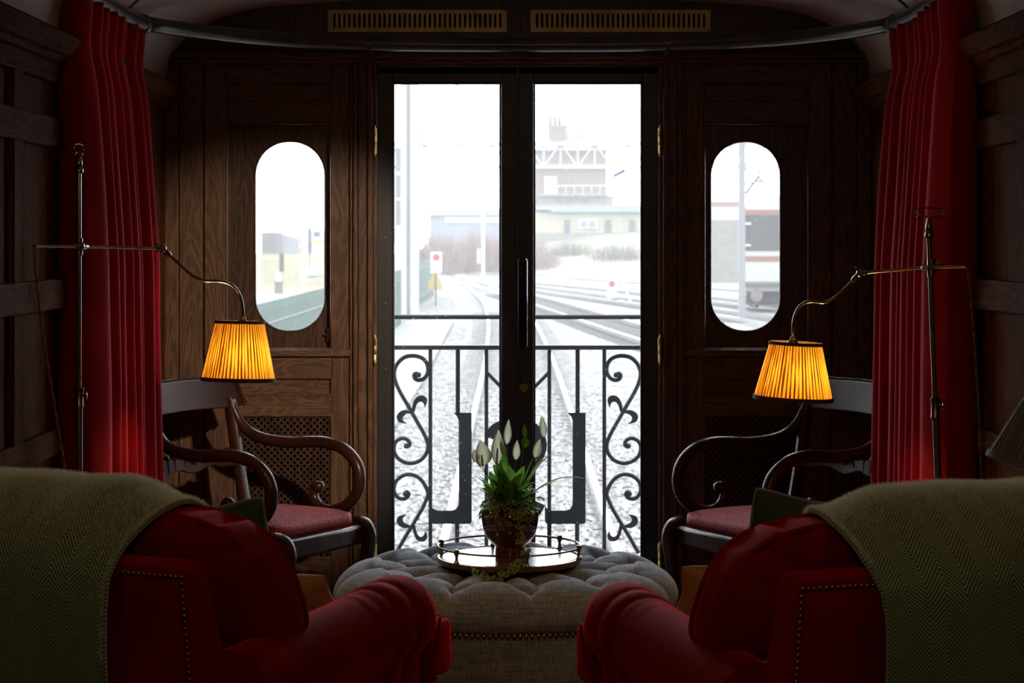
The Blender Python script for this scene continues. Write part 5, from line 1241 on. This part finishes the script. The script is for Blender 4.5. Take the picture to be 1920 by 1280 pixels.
for x in (1089, 1105):
    m_ = MB(); blk(m_, (x, 414), (x + 12, 425), 183.7, .2); m_.build('pane', 'shed_blue', w, smooth=0)
# standing train seen through the oval window
xt0, xt1 = P(1392, 0, 80).x, P(1392, 0, 80).x + 2.75
tn = thing('train', 'cream train with brown stripes and dark windows standing beside a mast', 'train', ((xt0 + xt1) / 2, 80, GZ))
def tz(y): return P(0, y, 80).z
def tsec(e, z0, z1): return None
m_ = MB(); prof_t = [(0.02, tz(546)), (0.0, tz(530)), (0.0, tz(405)), (.10, tz(388)), (.45, tz(374)), (1.0, tz(368)), (1.375, tz(366))]
poly = [(xt0 + a, z) for a, z in prof_t] + [(xt1 - a, z) for a, z in reversed(prof_t[:-1])]
m_.prism(poly, 80, 103); m_.build('body', 'train_cream', tn, smooth=30, world=True)
m_ = MB(); m_.box(xt0 - .02, xt1 + .02, 79.97, 103.03, tz(470), tz(403)); b_ = m_.build('window_band', 'train_dark', tn, smooth=0, world=True)
m_ = MB()
for k in range(22): m_.box(xt0 + .3, xt1 - .05, 79.94, 79.97, tz(468 - k * 2.9), tz(468 - k * 2.9) + .022)
m_.build('louvres', 'container_grey', b_, smooth=0)
m_ = MB(); m_.box(xt0 + .06, xt0 + .34, 79.93, 79.96, tz(421), tz(417)); m_.box(xt0 + .06, xt0 + .34, 79.93, 79.96, tz(461), tz(458)); m_.build('hand_hold', 'white_paint', tn, smooth=0, world=True)
for a, b in ((490, 480), (403, 393)):
    m_ = MB(); m_.box(xt0 - .015, xt1 + .015, 79.975, 103.02, tz(a), tz(b)); m_.build('brown_stripe', 'train_stripe', tn, smooth=0, world=True)
m_ = MB(); m_.box(xt0 + .15, xt1 - .1, 80.3, 102.5, tz(572), tz(545)); m_.build('underframe', 'train_under', tn, smooth=0, world=True)
m_ = MB(); m_.box(xt0 + .0, xt1, 79.5, 80.2, tz(534), tz(528)); m_.build('step_board', 'container_grey', tn, smooth=0, world=True)
for xx in (.55, 2.2):
    m_ = MB(); m_.tube([Vector((xt0 + xx, 79.4, tz(553))), Vector((xt0 + xx, 80.4, tz(553)))], .10, 12); m_.tube([Vector((xt0 + xx, 79.38, tz(553))), Vector((xt0 + xx, 79.42, tz(553)))], .24, 16); m_.build('buffer', 'container_brown', tn, world=True)
m_ = MB(); m_.tube(catmull([Vector((xt0 + .35, 79.6, tz(545))), Vector((xt0 + .1, 79.5, tz(560))), Vector((xt0 + .45, 79.5, tz(573))), Vector((xt0 + .8, 79.6, tz(548)))], 6), .035, 8); m_.build('brake_hose', 'train_under', tn, world=True)
for y in (81.6, 84.2, 97, 99.6):
    m_ = MB(); m_.tube([Vector((xt0 + .5, y, GZ + .58)), Vector((xt0 + .64, y, GZ + .58))], .45, 20); m_.tube([Vector((xt1 - .64, y, GZ + .58)), Vector((xt1 - .5, y, GZ + .58))], .45, 20); m_.build('wheelset', 'train_under', tn, world=True)
tn.rotation_euler = (0, 0, -math.atan2(xt0, 80) - .004)
simple('retaining_wall', 'hazy grey stone retaining wall behind the mast in the oval window', 'wall', (1322, 412), (1400, 536), 137, 1, 'stone', GZ)
simple('carriage', 'distant pale carriage with a reddish band behind the mast', 'train', (1325, 380), (1394, 470), 140, 3, 'train_cream', GZ + .4)
simple('carriage_band', 'reddish roof band on the distant pale carriage', 'train', (1325, 377), (1394, 386), 139.9, 3.2, 'train_stripe')
# yard clutter seen in the other oval window
hut = thing('yard_hut', 'grey brown hut with sloping roof behind the cream fence', 'hut', (P(510, 470, 128).x, 128, GZ))
m_ = MB(); blk(m_, (490, 436), (519, 475), 128, 3, GZ); m_.build('wall', 'container_grey', hut, smooth=0, world=True)
m_ = MB(); blk(m_, (519, 438), (526, 475), 128, 3, GZ); m_.build('door', 'container_brown', hut, smooth=0, world=True)
m_ = MB(); a, b, c, d_ = P(526, 438, 128), P(558, 447, 128), P(558, 475, 128), P(526, 475, 128); m_.prism([(a.x, a.z), (b.x, b.z), (c.x, GZ), (d_.x, GZ)], 128.2, 131); m_.build('lean_to', 'roof_grey', hut, smooth=0, world=True)
vn_ = thing('van', 'white van with a yellow band parked behind the cream fence', 'van', (P(600, 450, 135).x, 135, GZ))
m_ = MB(); blk(m_, (584, 430), (622, 466), 135, 4, GZ + .4); m_.build('body', 'white_paint', vn_, smooth=0, world=True, bevel=.1)
m_ = MB(); blk(m_, (583.5, 449), (622.5, 456), 134.95, 4.1); m_.build('yellow_band', 'van_yellow', vn_, smooth=0, world=True)
m_ = MB(); blk(m_, (588, 434), (600, 443), 134.95, .1); m_.build('window', 'van_navy', vn_, smooth=0, world=True)
simple('cab', 'dark blue vehicle cab beside the white van', 'van', (577, 428), (583, 448), 136, 3, 'van_navy', GZ + .3)
simple('flat_roof_building', 'long pale building with a grey roof behind the hut', 'building', (522, 412), (566, 440), 190, 10, 'white_paint', GZ)
simple('white_building', 'hazy white building far behind the hut', 'building', (490, 424), (545, 440), 200, 10, 'white_paint', GZ)
t = thing('speed_sign', 'round white speed sign above the cream fence', 'sign', (P(566, 460, 112).x, 112, GZ)); p = P(566, 460, 112)
m_ = MB(); m_.lathe([(0, -.01), (.22, -.01), (.22, .01)], p, 20, Matrix.Rotation(-PI / 2, 4, 'X')); m_.build('disc', 'white_paint', t, world=True)
m_ = MB(); m_.tube([p + Vector((.21 * math.cos(2 * PI * k / 24), -.015, .21 * math.sin(2 * PI * k / 24))) for k in range(24)], .025, 6, closed=True); m_.build('red_ring', 'sign_red', t, world=True)
m_ = MB(); m_.tube([Vector((p.x, 112.05, GZ)), p + Vector((0, .05, .1))], .03, 8); m_.build('post', 'mast_paint', t, world=True)
t = thing('camera_post', 'dark speaker column on a white cabinet in front of the cream fence', 'post', (P(528, 530, 108).x, 108, GZ))
m_ = MB(); blk(m_, (524, 475), (532, 510), 108, .2); m_.build('speaker_column', 'train_dark', t, smooth=0, world=True)
m_ = MB(); blk(m_, (517, 510), (527, 528), 108, .2); m_.build('cabinet', 'white_paint', t, smooth=0, world=True)
m_ = MB(); blk(m_, (515, 526), (530, 550), 108.1, .1, GZ); m_.build('post', 'container_brown', t, smooth=0, world=True)
simple('notice_board', 'pale blue notice on the cream fence', 'sign', (573, 502), (601, 517), 113.8, .05, 'sign_blue')

# ------------------------------------------------------------------ mist, sky, lights, camera
t = NT('mist'); vs_ = t.n('ShaderNodeVolumeScatter', {'Color': (0.97, 0.98, 1.0, 1), 'Density': 0.0009, 'Anisotropy': 0.0}); t.t.links.new(vs_.outputs[0], t.out.inputs['Volume'])
mb = MB(); mb.box(-90, 90, 12, 300, GZ - .5, 26); o = mb.build('mist', 'mist', smooth=0); tag(o, 'thin white winter mist over the railway yard', 'mist', None, 'stuff')
w = bpy.data.worlds.new('overcast'); sc.world = w; w.use_nodes = True; nt = w.node_tree; nt.nodes.clear()
bg = nt.nodes.new('ShaderNodeBackground'); bg.inputs[0].default_value = (0.93, 0.965, 1.0, 1); bg.inputs[1].default_value = 6.8
ow = nt.nodes.new('ShaderNodeOutputWorld'); nt.links.new(bg.outputs[0], ow.inputs[0])
def area(name, loc, rot, sx, sy, power, color=(1, 1, 1), portal=False):
    l = bpy.data.lights.new(name, 'AREA'); l.shape = 'RECTANGLE'; l.size = sx; l.size_y = sy; l.energy = power; l.color = color
    o = bpy.data.objects.new(name, l); col.objects.link(o); o.location = loc; o.rotation_euler = rot
    if portal: l.cycles.is_portal = True
    return o
for nm, x, wd, z0, z1 in (('door_portal', XC, 1.0, .15, WZ(150)), ('window_portal', WX(541), .28, WZ(625), WZ(260)), ('window_portal', MX(WX(541)), .28, WZ(625), WZ(260))):
    area(nm, (x, WD - .001 if nm == 'door_portal' else WD + .045, (z0 + z1) / 2), (-PI / 2, 0, 0), wd, z1 - z0, 0, portal=True)
def point(name, loc, power, color, r=.06):
    l = bpy.data.lights.new(name, 'POINT'); l.energy = power; l.color = color; l.shadow_soft_size = r
    o = bpy.data.objects.new(name, l); col.objects.link(o); o.location = loc; return o
WARM = (1.0, 0.78, 0.54)
point('ceiling_lamp', (XC, 1.2, 2.12), 10.5, WARM, .12)
point('wall_lamp', (XL + .14, 3.3, 1.72), 1.6, (1.0, .55, .22), .05)
point('wall_lamp', (XR - .14, 3.3, 1.72), 1.6, (1.0, .55, .22), .05)
l = bpy.data.lights.new('oak_fill_spot', 'SPOT'); l.energy = 430; l.color = (1.0, .82, .62); l.spot_size = math.radians(22); l.spot_blend = .55; l.shadow_soft_size = .05  # fill light added for the oak by the fence-side window, fitting unseen
o = bpy.data.objects.new('oak_fill_spot', l); col.objects.link(o); o.location = (.75, 3.6, 2.12); o.rotation_euler = (Vector((-.85, 7.4, 1.0)) - Vector(o.location)).to_track_quat('-Z', 'Y').to_euler()
l = bpy.data.lights.new('ottoman_fill_spot', 'SPOT'); l.energy = 34; l.color = (1.0, .46, .11); l.spot_size = math.radians(40); l.spot_blend = .8; l.shadow_soft_size = .05  # added warm fill to gild the ottoman front, no lamp stands there
o = bpy.data.objects.new('ottoman_fill_spot', l); col.objects.link(o); o.location = (XC, 3.9, 2.2); o.rotation_euler = (Vector((0, 5.65, .25)) - Vector(o.location)).to_track_quat('-Z', 'Y').to_euler()
cam = bpy.data.cameras.new('camera'); co = bpy.data.objects.new('camera', cam); col.objects.link(co); sc.camera = co
co.location = (0, 0, CAMZ); co.rotation_euler = (PI / 2, 0, 0)
cam.sensor_width = 36; cam.lens = F / 1920 * 36; cam.shift_y = -(640 - HY) / 1920; cam.clip_start = .05; cam.clip_end = 800
cam.dof.use_dof = True; cam.dof.focus_distance = 5.2; cam.dof.aperture_fstop = 11
vs = sc.view_settings; vs.view_transform = 'Standard'; vs.look = 'None'; vs.gamma = 1.0; vs.exposure = 0.0; vs.use_curve_mapping = False
cy = sc.cycles; cy.use_denoising = True; cy.max_bounces = 8; cy.diffuse_bounces = 4; cy.glossy_bounces = 3; cy.transparent_max_bounces = 16; cy.volume_bounces = 1; cy.sample_clamp_indirect = 6.0
